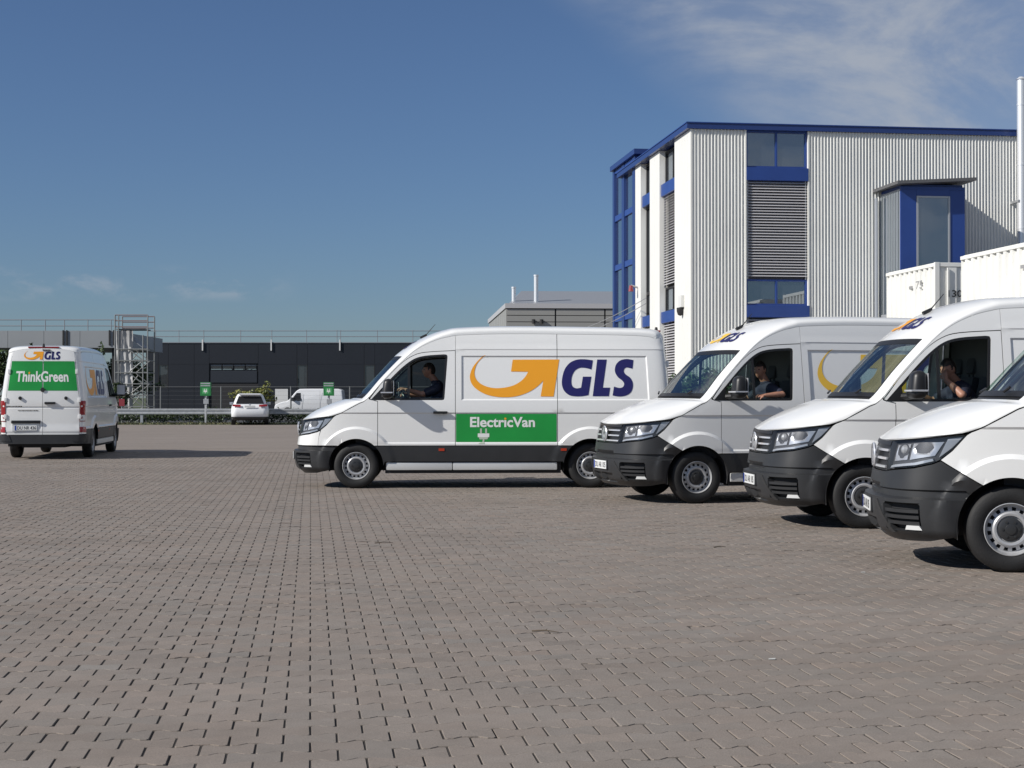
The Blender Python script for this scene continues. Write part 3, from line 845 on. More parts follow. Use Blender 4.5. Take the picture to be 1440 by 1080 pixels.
# ------------------------------------------------------------------ scaffold stair tower
Ys = 84.5
sx0, sx1 = Sx(161.5, Ys), Sx(207.5, Ys)
sc = tag(empty('scaffold_tower', (sx0, Ys, 0)), 'steel scaffold stair tower with grey sheeting on its left half', 'scaffold')
Ws = sx1-sx0; D = 1.6; ztop = Sz(443, Ys); zdeck = Sz(461, Ys)
for (x, y) in ((0, 0), (Ws, 0), (0, D), (Ws, D), (Ws*0.86, 0), (0.2, 0)):
    b = MB(); b.tube((x, y, 0), (x, y, ztop if x in (0, Ws) else (zdeck-0.4 if x > 1 else ztop)), 0.035, 8); b.build('standard', M['scaf'], sc)
for k, py in enumerate((443, 451, 459.5)):
    for q in (0, D): b = MB(); b.tube((0, q, Sz(py, Ys)), (Ws, q, Sz(py, Ys)), 0.03, 6); b.build('guard_rail', M['rail_red'], sc)
zs = [Sz(p, Ys) for p in (595, 572, 556, 540, 524, 507, 491)]
for i, z in enumerate(zs):
    b = MB(); b.tube((0, 0, z), (Ws, 0, z), 0.032, 6); b.tube((0, D, z), (Ws, D, z), 0.025, 6); b.tube((Ws, 0, z), (Ws, D, z), 0.025, 6); b.build('ledger', M['scaf'], sc)
    if i < len(zs)-1:
        b = MB(); a, c = (Ws*0.42, Ws*0.86) if i % 2 == 0 else (Ws*0.86, Ws*0.42)
        b.tube((a, 0.02, z), (c, 0.02, zs[i+1]), 0.035, 6); b.build('brace', M['scaf'], sc)
        b = MB(); b.tube((a, D-0.02, z), (c, D-0.02, zs[i+1]), 0.025, 6); b.tube((a-0.3, 0.6, zs[i+1]), (c, 0.6, z), 0.03, 6); b.build('stair_stringer', M['scaf'], sc)
b = MB(); b.box(0.04, Ws*0.9, 0.1, D-0.1, zdeck-0.1, zdeck-0.04); b.build('deck', M['scaf'], sc)
# sheeting: slightly wavy cloth
V = []; F = []; nx, nz = 10, 16
for j in range(nz+1):
    for i in range(nx+1):
        V.append((0.03+Ws*0.52*i/nx, 0.09+0.05*math.sin(i*1.9+j*0.6)+RNG.normal(0, 0.015), 0.3+(zdeck-0.45)*j/nz))
F = [(j*(nx+1)+i, j*(nx+1)+i+1, (j+1)*(nx+1)+i+1, (j+1)*(nx+1)+i) for j in range(nz) for i in range(nx)]
mk('sheeting', V, F, M['tarp'], sc, True)
b = MB(); b.add([(0.3, 0.2, zdeck-0.15), (Ws*0.85, 0.2, zdeck-1.1), (Ws*0.85, D, zdeck-1.1), (0.3, D, zdeck-0.15), (0.3, 0.2, zdeck-0.2), (Ws*0.85, 0.2, zdeck-1.15), (Ws*0.85, D, zdeck-1.15), (0.3, D, zdeck-0.2)], [(0,1,2,3), (7,6,5,4), (0,4,5,1), (3,2,6,7)]); b.build('stair_flight', M['roofgrey'], sc)
rs = tag(empty('warning_sign', (Sx(171.5, 82.5), 82.5, 0)), 'small red sign on a post beside the scaffold tower', 'sign')
b = MB(); b.tube((0, 0, 0), (0, 0, Sz(560, 82.5)), 0.03, 8); b.build('post', M['steel'], rs)
b = MB(); b.box(-0.15, 0.15, -0.04, -0.032, Sz(571, 82.5), Sz(561, 82.5)); b.build('plate', M['red'], rs)

# ------------------------------------------------------------------ trees, hedge, guardrail, fence
for k, (px, Y, h, w, lf, n) in enumerate(((-12, 97, 5.0, 5, 0.16, 2600), (20, 99, 4.8, 5, 0.16, 2600), (150, 98, 4.6, 4.5, 0.16, 2600), (172, 100, 4.4, 4, 0.15, 1800))):
    tree('broadleaf_tree', ('outermost left green tree under the canopy edge', 'green tree behind the left van, under the canopy', 'dense green tree between the left van and the scaffold', 'smaller green tree behind the scaffold tower')[k], Sx(px, Y), Y, h, w, n, lf, M['leaf2'], 'trees under the canopy', 20+k)
for k, (px, Y, hpy, w) in enumerate(((42, 86.5, 463, 1.0), (133, 85.5, 476, 1.3))):
    tree('young_tree', ('slim leaning sapling rising behind the left van roof', 'young tree showing just right of the left van roof')[k], Sx(px, Y), Y, Sz(hpy, Y), w, 420, 0.12, M['leaf2'], None, 40+k)
tree('flowering_shrub', 'yellow green bush behind the white car', Sx(352, 85.5), 85.5, Sz(534, 85.5), 2.6, 900, 0.11, mat('yellow leaf', (0.16, 0.17, 0.035), 0.6, attr='tint'), None, 60)
tree('climbing_bush', 'dark bush at the foot of the scaffold tower', Sx(166, 83), 83, Sz(525, 83), 0.9, 900, 0.10, M['leaf'], None, 61)

Yg = 80.4
hd = []
hx0, hx1 = Sx(-10, Yg), Sx(760, Yg)
x = hx0
while x < hx1:
    hd.append((x, Yg+0.8+RNG.normal(0, 0.12), 0.40+RNG.normal(0, 0.04), 0.55, 0.42, 0.42+RNG.normal(0, 0.04))); x += 0.42
hg = leaf_cloud('hedge', hd, 15000, 0.075, M['leaf']); tag(hg, 'low dark hedge under the guardrail at the far edge of the yard', 'hedge')
gl = []
for _ in range(260): gl.append((RNG.uniform(hx0, hx1), RNG.uniform(78.4, 80.3), 0.03, 0.5, 0.3, 0.07))
gg = leaf_cloud('grass', gl, 9000, 0.06, mat('dry grass blade', (0.10, 0.10, 0.045), 0.8, attr='tint')); tag(gg, kind='stuff')

gr = tag(empty('guardrail', (hx0, Yg, 0)), 'galvanised steel guardrail along the far edge of the yard', 'guardrail')
prof = [(0.0, 0.0), (0.03, 0.03), (0.03, 0.10), (0.0, 0.13), (0.0, 0.18), (0.03, 0.21), (0.03, 0.28), (0.0, 0.31)]
z0 = Sz(583, Yg); V = []
for xx in (0, hx1-hx0):
    for (d, z) in prof: V.append((xx, -d, z0+z))
n = len(prof); F = [(i, i+n, i+n+1, i+1) for i in range(n-1)]
V += [(a, b_+0.006, c) for a, b_, c in V]; F += [tuple(q+2*n for q in reversed(f)) for f in F[:n-1]]
mk('beam', V, F, M['steel'], gr, True, R(25))
for px in (49, 199, 349, 500, 650):
    b = MB(); xx = Sx(px, Yg)-hx0; b.box(xx-0.07, xx+0.07, 0.012, 0.13, 0, z0+0.2); b.build('post', M['steel'], gr)
fe = tag(empty('wire_fence', (hx0, 84.3, 0)), 'wire fence on thin grey posts before the anthracite building', 'fence')
zf = Sz(544, 84.3)
for px in (57, 141, 226, 311, 409, 492, 577, 662):
    b = MB(); xx = Sx(px, 84.3)-hx0; b.tube((xx, 0, 0), (xx, 0, zf+0.03), 0.042, 8); b.build('post', M['dull_steel'], fe)
b = MB()
for k in range(9): b.tube((0, -0.03, 0.1+k*(zf-0.1)/8), (hx1-hx0, -0.03, 0.1+k*(zf-0.1)/8), 0.003 if k < 8 else 0.012, 5)
tag(b.build('wire', M['dull_steel'], fe), kind='stuff')

for k, (px, Y) in enumerate(((289.5, 79.3), (462.5, 79.3))):
    s = tag(empty('charging_sign', (Sx(px, Y), Y, 0)), ('left green charging point sign on its post, left of the white car', 'right green charging point sign, in front of the far white van')[k], 'sign', 'green signs along the guardrail')
    b = MB(); b.tube((0, 0, 0), (0, 0, Sz(554, Y)), 0.055, 10); b.build('post', M['steel'], s)
    z0, z1 = Sz(556.5, Y), Sz(537.5, Y)
    b = MB(); b.box(-0.27, 0.27, -0.12, 0.06, z0, z1, 0.01); b.build('sign_box', M['green_sign'], s)
    b = MB(); b.box(-0.25, 0.25, -0.128, -0.121, z1-0.10, z1-0.03); b.build('header_strip', M['steel'], s)
    b = MB(); b.box(-0.25, 0.25, -0.128, -0.121, z1-0.21, z1-0.15); b.build('header_strip', M['steel'], s)
    b = MB(); zc = (z0+z1)/2-0.1
    b.box(-0.16, 0.16, -0.126, -0.121, zc-0.14, zc+0.14); b.build('symbol_field', M['green_sign_light'], s)
    b = MB(); b.box(-0.07, -0.03, -0.131, -0.127, zc+0.02, zc+0.11); b.box(0.03, 0.07, -0.131, -0.127, zc+0.02, zc+0.11); b.box(-0.09, 0.09, -0.131, -0.127, zc-0.06, zc+0.019); b.box(-0.015, 0.015, -0.131, -0.127, zc-0.13, zc-0.061); b.build('plug_symbol', M['plastic_white'], s)
    b = MB(); b.box(-0.1, 0.16, -0.14, -0.05, Sz(568, Y), Sz(561, Y), 0.01); b.build('socket_box', M['steel'], s)

# ================================================================== delivery vans
V_ = {}
V_['paint'] = mat('white van paint', (0.77, 0.775, 0.765), 0.28, coat=0.6, dirt=(0.75, (0.36, 0.33, 0.29), 0.35))
V_['black'] = mat('black van plastic', (0.024, 0.025, 0.027), 0.45, var=0.12, vscale=5, spec=0.55)
V_['trim'] = mat('black trim', (0.011, 0.011, 0.012), 0.42)
V_['rubber'] = mat('tyre rubber', (0.011, 0.011, 0.0115), 0.7, var=0.2, vscale=9, bump=0.3, bscale=90)
V_['rim'] = mat('silver steel rim', (0.46, 0.465, 0.475), 0.38, 0.35)
V_['cap'] = mat('dark hub cap', (0.04, 0.041, 0.043), 0.35, 0.3)
V_['liner'] = mat('dark van inside', (0.018, 0.018, 0.02), 0.8)
V_['cab'] = mat('cab plastic', (0.04, 0.042, 0.046), 0.65)
V_['seat'] = mat('seat cloth', (0.035, 0.036, 0.042), 0.85)
V_['sill'] = mat('light sill', (0.62, 0.63, 0.63), 0.35, 0.2, dirt=(0.5, (0.3, 0.28, 0.25), 0.4))
V_['glass'] = glass_mat('windscreen glass', (0.76, 0.92, 0.85), 0.42)
V_['sglass'] = glass_mat('side glass', (0.72, 0.83, 0.80), 0.7)
V_['lens'] = glass_mat('lamp lens', (0.93, 0.94, 0.95), 0.5)
V_['reflector'] = mat('lamp reflector', (0.64, 0.65, 0.68), 0.28, 0.5, coat=0.3)
V_['lampdark'] = mat('lamp housing', (0.11, 0.11, 0.115), 0.35, 0.3)
V_['orange'] = mat('orange decal', (0.82, 0.345, 0.016), 0.4)
V_['navy'] = mat('navy decal', (0.013, 0.012, 0.105), 0.4)
V_['green'] = mat('green decal', (0.012, 0.285, 0.05), 0.38, var=0.07, vscale=2.2)
V_['whitefilm'] = mat('white decal', (0.78, 0.80, 0.78), 0.45)
V_['palefilm'] = mat('pale print', (0.45, 0.52, 0.42), 0.5)
V_['red'] = mat('red lamp', (0.28, 0.008, 0.012), 0.2, coat=0.5)
V_['amber'] = mat('amber reflector', (0.42, 0.035, 0.008), 0.3, coat=0.5)
V_['plate'] = mat('white number plate', (0.72, 0.73, 0.72), 0.4)
V_['euro'] = mat('blue plate strip', (0.015, 0.05, 0.32), 0.4)

sm = lambda a, b, x: (lambda t: t*t*(3-2*t))(np.clip((x-a)/(b-a), 0, 1))
# plan outline (half): front centre, corner, side, rear corner, rear centre
_pc = catmull([(0, 0), (0.008, 0.2), (0.03, 0.42), (0.075, 0.62), (0.16, 0.79), (0.29, 0.895), (0.48, 0.955), (0.8, 0.99), (1.25, 1.005), (2.2, 1.015), (3.6, 1.018), (4.9, 1.012), (5.55, 1.0), (5.80, 0.985), (5.895, 0.95), (5.93, 0.88), (5.945, 0.72), (5.955, 0.4), (5.96, 0)], 24)
_ps = np.r_[0, np.cumsum(np.hypot(*np.diff(_pc, axis=0).T))]
PE = _ps[-1]
_tx = np.gradient(_pc[:, 0], _ps); _ty = np.gradient(_pc[:, 1], _ps)
_side = _pc[:, 0].argmax()
_mono = np.searchsorted(_pc[:, 0], 5.94)
def X2P(x): return np.interp(x, _pc[:_mono, 0], _ps[:_mono])
def Y2P_front(y): 
    k = _pc[:, 0] < 1.2
    return np.interp(y, _pc[k, 1], _ps[k])
_wz = np.array([(0.15, 0.95), (0.30, 0.968), (0.45, 0.985), (0.66, 0.995), (0.95, 1.0), (1.2, 1.0), (1.40, 0.984), (1.65, 0.950), (2.0, 0.898), (2.3, 0.848), (2.45, 0.815), (2.6, 0.78)])
_xf = np.array([(0.15, 0.20), (0.22, 0.12), (0.30, 0.045), (0.40, 0.012), (0.52, 0.0), (0.66, 0.004), (0.78, 0.022), (0.92, 0.045), (1.06, 0.085), (1.15, 0.13), (1.4, 0.26)])
_xr = np.array([(0.2, 0.0), (0.9, 0.0), (1.3, -0.005), (1.7, -0.03), (2.1, -0.065), (2.5, -0.12)])
_wz, _xf, _xr = catmull(_wz, 8), catmull(_xf, 8), catmull(_xr, 8)
WF, WR, WZ, WRAD = 1.0, 4.665, 0.352, 0.352

def feat(x, z):
    d = np.zeros_like(x)
    d = d+0.013*sm(1.165, 1.185, z)*sm(0.62, 0.75, x)                     # waist crease
    d = d+0.016*(1-sm(0.70, 0.722, z))*sm(0.9, 1.0, x)                    # lower moulding
    for cx in (WF, WR):
        r = np.hypot(x-cx, z-WZ)
        b = sm(0.615, 0.575, r)*1.0
        d = d+0.034*b*(z > 0.2)*(1-0.6*(1-sm(0.70, 0.722, z)))
    # pressed cargo panel
    q = np.maximum(np.maximum(2.64-x, x-5.60), np.maximum(1.375-z, z-2.075))
    d = d-0.017*sm(0.0, -0.022, q)
    d = d+0.007*sm(2.165, 2.18, z)*sm(2.24, 2.19, z)*sm(2.5, 2.6, x)
    return d

def B(p, z, off=0.0, f=True):
    p = np.asarray(p, float); z = np.asarray(z, float)*np.ones_like(p)
    a = np.abs(p); sg = np.where(p < 0, -1.0, 1.0)
    bx = np.interp(a, _ps, _pc[:, 0]); by = np.interp(a, _ps, _pc[:, 1])
    tx = np.interp(a, _ps, _tx); ty = np.interp(a, _ps, _ty)
    L = np.hypot(tx, ty); nx, ny = -ty/L, tx/L
    d = np.asarray(off)+(feat(bx, z) if f else 0)
    w = np.interp(z, _wz[:, 0], _wz[:, 1])
    x = bx+np.interp(z, _xf[:, 0], _xf[:, 1])*(1-sm(0.05, 0.95, bx))+np.interp(z, _xr[:, 0], _xr[:, 1])*sm(5.2, 5.9, bx)
    y = by*w
    # rear doors a touch tapered
    return np.stack([x+nx*d, (y+ny*d)*sg, z], -1)

# upper sheet: bonnet, windscreen, roof
ST = [  # xc, zc, xe, ze, n
 (0.10, 1.06, 0.64, 1.14, 3.0), (0.25, 1.185, 0.74, 1.175, 3.6), (0.50, 1.305, 0.90, 1.25, 3.6), (0.74, 1.385, 1.04, 1.325, 3.4), (0.93, 1.43, 1.17, 1.40, 3.2),
 (1.24, 1.745, 1.43, 1.70, 3.2), (1.565, 2.085, 1.76, 2.03, 3.2), (1.84, 2.285, 1.98, 2.20, 3.0), (2.10, 2.42, 2.22, 2.315, 3.0), (2.36, 2.505, 2.44, 2.375, 3.2),
 (2.64, 2.545, 2.68, 2.405, 3.4), (3.5, 2.565, 3.5, 2.425, 3.6), (5.0, 2.55, 5.0, 2.41, 3.6), (5.70, 2.52, 5.66, 2.385, 3.6), (5.845, 2.465, 5.80, 2.34, 3.6)]
NQ = 30; PHI = np.linspace(0, math.pi/2, NQ)
PTIP = float(X2P(0.64))
def zh(p): return 1.055+0.085*(np.clip(np.abs(p)/PTIP, 0, 1))**1.6
def zrear(p): return 2.465-0.125*(np.clip((PE-np.abs(p))/(PE-X2P(5.80)), 0, 1))**3
def st_row(k):
    xc, zc, xe, ze, n = ST[k]
    t = np.sin(PHI)**(2/n); zf = np.maximum(np.cos(PHI), 0)**(2/n)
    if k == 0:
        Ye = B(np.array([PTIP]), 1.14)[0, 1]
        p = np.interp(t*Ye/np.interp(1.1, _wz[:, 0], _wz[:, 1]), _pc[:_side//3+1, 1], _ps[:_side//3+1]); p[-1] = PTIP
        return B(p, zh(p))
    if k == len(ST)-1:
        p = PE-t*(PE-float(X2P(5.80))); return B(p, zrear(p))
    e = B(X2P(np.array([xe])), ze)[0]
    g2 = t**2
    g0 = np.interp(t*0.97, _pc[:200, 1], _pc[:200, 0])/np.interp(0.97, _pc[:200, 1], _pc[:200, 0])
    m = {1: 0.7, 2: 0.4, 3: 0.15}.get(k, 0.0)
    if k == len(ST)-2: m = 0.0
    x = xc+(xe-xc)*(g0*m+g2*(1-m)) if k < 11 else xc+(xe-xc)*t**6
    return np.stack([x, e[1]*t, ze+(zc-ze)*zf], -1)
NS_SUB = 8
_rows = np.array([st_row(k) for k in range(len(ST))])
TG = catmull(_rows, NS_SUB)                     # (ns, NQ, 3)
_ee = catmull([(s[2], s[3]) for s in ST], NS_SUB)
TG[:, -1] = B(X2P(_ee[:, 0]), _ee[:, 1])
TG[0] = _rows[0]; TG[-1] = _rows[-1]
def T(s, q):
    """point of the upper sheet; s = station, q = -1..1 across (fraction of the half width row)"""
    s = np.clip(np.asarray(s, float)*NS_SUB, 0, len(TG)-1.001); i = s.astype(int); fs = (s-i)[..., None]
    q = np.asarray(q, float); sg = np.where(q < 0, -1.0, 1.0)
    qq = np.clip(np.abs(q)*(NQ-1), 0, NQ-1.001); j = qq.astype(int); fq = (qq-j)[..., None]
    P = (TG[i, j]*(1-fq)+TG[i, j+1]*fq)*(1-fs)+(TG[i+1, j]*(1-fq)+TG[i+1, j+1]*fq)*fs
    P = P.copy(); P[..., 1] *= sg
    return P
def q_of_t(t): return math.asin(t**1.6)/(math.pi/2)          # for n about 3.2

def tgrid(name, s0, s1, q0, q1, m, parent, ns=None, nq=None, off=0.0, rim=0.012, sym=True):
    """patch of the upper sheet with a rim turned inwards"""
    ns = ns or max(2, int((s1-s0)*NS_SUB)); nq = nq or max(2, int(abs(q1-q0)*(NQ-1)))
    S, Q = np.meshgrid(np.linspace(s0, s1, ns+1), np.linspace(q0, q1, nq+1), indexing='ij')
    P = T(S, Q)
    du = np.gradient(P, axis=0); dv = np.gradient(P, axis=1); N = np.cross(dv, du); N /= np.maximum(np.linalg.norm(N, axis=-1, keepdims=True), 1e-9)
    if N[ns//2, nq//2, 2] < 0: N = -N
    P = P+N*off
    V = P.reshape(-1, 3).tolist(); w = nq+1
    F = [(i*w+j, i*w+j+1, (i+1)*w+j+1, (i+1)*w+j) for i in range(ns) for j in range(nq)]
    if rim:
        ring = [(i, 0) for i in range(ns)]+[(ns, j) for j in range(nq)]+[(i, nq) for i in range(ns, 0, -1)]+[(0, j) for j in range(nq, 0, -1)]
        o = len(V)
        for (i, j) in ring: V.append(P[i, j].tolist()); 
        for (i, j) in ring: V.append((P[i, j]-N[i, j]*rim).tolist())
        n = len(ring)
        F += [(o+k, o+(k+1) % n, o+n+(k+1) % n, o+n+k) for k in range(n)]
    o = mk(name, V, F, m, parent, True, R(35))
    return recalc_up(o)
def recalc_up(o): return o

CREASE = [np.array([(X2P(0.64), z), (X2P(5.9), z)]) for z in (1.165, 1.185)]
MOULD = [np.array([(X2P(0.9), z), (X2P(5.9), z)]) for z in (0.70, 0.722)]
def rrect(x0, x1, z0, z1, r, n=5):
    o = []
    for cx, cz, a0 in ((x1-r, z1-r, 0), (x0+r, z1-r, 90), (x0+r, z0+r, 180), (x1-r, z0+r, 270)):
        for k in range(n+1):
            a = R(a0+90*k/n); o.append((cx+r*math.cos(a), cz+r*math.sin(a)))
    return np.array(o)
def closed(L): return np.vstack([L, L[:1]])
def x2p(L): L = np.asarray(L, float); return np.c_[X2P(L[:, 0]), L[:, 1]]
RECESS = [np.array([(2.64+d, 1.375+d), (5.60-d, 1.375+d), (5.60-d, 2.075-d), (2.64+d, 2.075-d), (2.64+d, 1.375+d)]) for d in (0.0, 0.022)]
def arc(cx, r, a0, a1, n=28): return np.array([(cx+r*math.cos(R(a0+(a1-a0)*k/n)), WZ+r*math.sin(R(a0+(a1-a0)*k/n))) for k in range(n+1)])
ARCS = [arc(cx, r, 0, 180) for cx in (WF, WR) for r in (0.575, 0.615)]
RIDGE = [np.array([(X2P(2.5), z), (X2P(5.9), z)]) for z in (2.165, 2.18, 2.19, 2.24)]
CORNER = [np.array([(a, 0.3), (a, 2.6)]) for a in np.linspace(float(X2P(5.74)), float(X2P(5.93))+0.10, 9)]
FEATS = CORNER+CREASE+MOULD+[x2p(r) for r in RECESS]+[x2p(a) for a in ARCS]+RIDGE

def belt(name, loops, m, parent, sgn=1, off=0.0, rim=0.016, feats=FEATS, step=0.075, inx=True, bulge=None):
    """panel on the body belt; loops in (x,z) or (p,z); sgn=-1 is the left flank"""
    LL = [x2p(L) if inx else np.asarray(L, float) for L in loops]
    P2, F = cdt(LL, feats, step)
    o_ = off if bulge is None else off+bulge(P2[:, 0], P2[:, 1])
    V = B(P2[:, 0], P2[:, 1], o_)
    E = bedges(F)
    if sgn < 0: V[:, 1] *= -1
    else: F = F[:, ::-1]
    V = V.tolist(); F = [tuple(f) for f in F]
    if rim:
        idx = sorted({a for e in E for a in e}); top = {a: len(V)+i for i, a in enumerate(idx)}
        for a in idx: V.append(V[a])
        o2 = len(V); bot = {a: o2+i for i, a in enumerate(idx)}
        oo = (o_[idx] if np.ndim(o_) else o_)-rim
        W = B(P2[idx, 0], P2[idx, 1], oo)
        if sgn < 0: W[:, 1] *= -1
        V += W.tolist()
        for a, b in E:
            f = (top[b], top[a], bot[a], bot[b]); F.append(f if sgn < 0 else f[::-1])
    return mk(name, V, F, m, parent, True, R(24))

def decal(name, V, F, mapf, m, parent, L=0.16):
    """flat print laid on a surface; mapf(u,v) -> points already lifted off"""
    V2, F2 = refine(np.asarray(V, float), F, L)
    return mk(name, mapf(V2[:, 0], V2[:, 1]), F2, m, parent, True, R(60))

def poly_tris(L):
    P2, F = cdt([np.asarray(L, float)], (), 10.0)
    return P2, F

def smooth_poly(L, corners, n=4):
    """closed outline: runs between corner indices are splines"""
    L = np.asarray(L, float); m = len(L); cs_ = sorted(corners); o = []
    for a, b in zip(cs_, cs_[1:]+[cs_[0]+m]):
        run = [L[i % m] for i in range(a, b+1)]
        c = catmull(run, n) if len(run) > 2 else np.array(run)
        o += c[:-1].tolist()
    return np.array(o)

# emblem outlines traced as (px, py) of one logo drawing 1200 x 300
def lg(L): L = np.asarray(L, float); return np.c_[L[:, 0]/1000, -L[:, 1]/1000]
LOGO_ARROW = smooth_poly(lg([(228, 84), (205, 93), (166, 130), (132, 175), (113, 228), (116, 270), (136, 308), (177, 343), (240, 373), (320, 388), (400, 389), (470, 378), (540, 352), (600, 315), (647, 270), (627, 384), (722, 385), (766, 115), (425, 117), (412, 203), (537, 205), (520, 235), (490, 268), (440, 299), (380, 317), (300, 324), (230, 311), (180, 284), (152, 248), (146, 205), (160, 155), (190, 115)]), [0, 14, 15, 16, 17, 18, 19, 20])
LOGO_G = smooth_poly(lg([(1013, 121), (1002, 188), (960, 177), (918, 176), (882, 195), (859, 235), (853, 280), (861, 310), (888, 325), (924, 320), (938, 240), (1000, 240), (977, 374), (930, 382), (885, 383), (838, 375), (801, 345), (784, 300), (787, 245), (806, 185), (843, 140), (893, 117), (950, 113)]), [0, 1, 9, 10, 11, 12])
LOGO_L = lg([(1045, 115), (1115, 115), (1083, 320), (1137, 320), (1126, 382), (1008, 382)])
LOGO_S = smooth_poly(lg([(1315, 119), (1306, 182), (1265, 173), (1245, 182), (1240, 205), (1256, 226), (1285, 246), (1304, 280), (1304, 320), (1285, 358), (1245, 379), (1200, 384), (1154, 377), (1165, 312), (1205, 322), (1232, 314), (1240, 290), (1226, 268), (1196, 244), (1176, 210), (1175, 175), (1190, 142), (1220, 119), (1265, 111)]), [0, 1, 12, 13])
LOGO = [('arrow_emblem', LOGO_ARROW, 'orange'), ('logo_letter', LOGO_G, 'navy'), ('logo_letter', LOGO_L, 'navy'), ('logo_letter', LOGO_S, 'navy')]
_lx0, _lx1, _ly0, _ly1 = 0.113, 1.315, -0.389, -0.084
def logo(mapf, u0, u1, v0, v1, parent, L=0.2):
    for nm, P, c in LOGO:
        Q = np.c_[u0+(P[:, 0]-_lx0)/(_lx1-_lx0)*(u1-u0), v0+(P[:, 1]-_ly0)/(_ly1-_ly0)*(v1-v0)]
        V, F = poly_tris(Q); decal(nm, V, F, mapf, V_[c], parent, L)
def lettering(s, mapf, u0, u1, v0, v1, parent, m, bold=0.022, dots=None, shear=0.0, name='lettering'):
    V, F = text2d(s, bold, shear); V = fit2d(V, u0, u1, v0, v1)
    isl = islands(len(V), F); top = []
    for r in np.unique(isl):
        k = isl == r; h = np.ptp(V[k, 1])
        if dots and h < 0.3*(v1-v0) and V[k, 1].min() > v0+0.55*(v1-v0): top.append(r)
    isdot = np.isin(isl, top)
    body = F[~isdot[F[:, 0]]]; dd = F[isdot[F[:, 0]]]
    decal(name, V, body, mapf, m, parent)
    if len(dd): decal('letter_dot', V, dd, mapf, dots, parent)

CHAIN = None
def make_wheel(parent, x, y, out):
    """tyre, pressed steel rim with a ring of openings, hub cap; out = +1/-1 outer side"""
    pr = [(0.205, -0.085), (0.225, -0.108), (0.275, -0.118), (0.320, -0.112), (0.343, -0.094), (0.3515, -0.07), (0.352, -0.03), (0.345, -0.028), (0.345, -0.020), (0.352, -0.018), (0.352, 0.018), (0.345, 0.020), (0.345, 0.028), (0.352, 0.03), (0.3515, 0.07), (0.343, 0.094), (0.320, 0.112), (0.275, 0.118), (0.225, 0.108), (0.205, 0.085)]
    t = MB(); t.lathe([(r, h) for r, h in pr], 56); ty = t.build('tyre', V_['rubber'], parent, True, R(40)); ty.location = (x, y, WZ)
    s = out; r = MB(); n = 64
    prof = [(0.212, 0.095), (0.216, 0.108), (0.210, 0.110), (0.200, 0.085), (0.195, 0.060), (0.186, 0.052)]
    r.lathe([(a, s*h) for a, h in prof], n)
    # ring with 16 openings
    V = []; rings = [(0.186, 0.052), (0.180, 0.056), (0.152, 0.066), (0.146, 0.069)]
    for (a, h) in rings:
        for k in range(n):
            tt = 2*math.pi*k/n; V.append((a*math.cos(tt), s*h, a*math.sin(tt)))
    F = []
    for i in range(3):
        for k in range(n):
            if i == 1 and k % 4 in (1, 2): continue
            k2 = (k+1) % n; F.append((i*n+k, i*n+k2, (i+1)*n+k2, (i+1)*n+k))
    r.add(V, F)
    r.lathe([(0.146, s*0.069), (0.142, s*0.085), (0.130, s*0.093), (0.112, s*0.090), (0.104, s*0.070), (0.0, s*0.066)], n)
    o = r.build('rim', V_['rim'], ty, True, R(30)); recalc(o)
    c = MB(); c.lathe([(0.100, s*0.071), (0.098, s*0.086), (0.080, s*0.094), (0.045, s*0.096), (0.043, s*0.104), (0.032, s*0.106), (0.0, s*0.106)], 40)
    for k in range(6):
        a = k*math.pi/3; c.tube((0.066*math.cos(a), s*0.088, 0.066*math.sin(a)), (0.066*math.cos(a), s*0.102, 0.066*math.sin(a)), 0.011, 8)
    cc = c.build('hub_cap', V_['cap'], ty, True, R(30)); recalc(cc)
    d = MB(); d.lathe([(0.2, -s*0.02), (0.2, s*0.03), (0.0, s*0.03)], 32); dd = d.build('brake_drum', V_['liner'], ty, True); recalc(dd)
    return ty

def seat_part(root, yc):
    s = MB(); s.box(2.02, 2.50, yc-0.24, yc+0.24, 0.95, 1.10, 0.05); s.build('seat', V_['seat'], root, True)
    s = MB(); s.box(-0.06, 0.06, yc-0.23, yc+0.23, 0.0, 0.62, 0.05); s.box(-0.05, 0.05, yc-0.13, yc+0.13, 0.66, 0.86, 0.045)
    s.tube((0, yc-0.06, 0.58), (0, yc-0.06, 0.70), 0.012, 6); s.tube((0, yc+0.06, 0.58), (0, yc+0.06, 0.70), 0.012, 6)
    M_ = Matrix.Translation((2.46, 0, 1.05))@Matrix.Rotation(R(14), 4, 'Y'); s.v = [tuple(M_@Vector(p)) for p in s.v]
    s.build('seat_back', V_['seat'], root, True)

WINDOW = [tuple(q) for q in smooth_poly([(1.225, 1.378), (1.37, 1.535), (1.55, 1.73), (1.73, 1.905), (1.90, 2.025), (2.08, 2.075), (2.37, 2.097), (2.412, 2.088), (2.424, 2.055), (2.376, 1.42), (2.366, 1.388), (2.335, 1.378)], [0, 6, 8, 9, 11], 4)]
def scale_loop(L, d):
    """shrink a loop about its edges by d (simple inset)"""
    L = np.asarray(L, float); n = len(L); o = []
    ar = 0.5*np.sum(L[:, 0]*np.roll(L[:, 1], -1)-np.roll(L[:, 0], -1)*L[:, 1]); sg = 1 if ar > 0 else -1
    for i in range(n):
        a, b, c = L[i-1], L[i], L[(i+1) % n]
        e1 = (b-a)/np.hypot(*(b-a)); e2 = (c-b)/np.hypot(*(c-b)); n1 = np.array([-e1[1], e1[0]])*sg; n2 = np.array([-e2[1], e2[0]])*sg
        m = n1+n2; m = m/np.hypot(*m); k = d/max(0.35, float(m@n1)); o.append(b+m*k)
    return np.array(o)

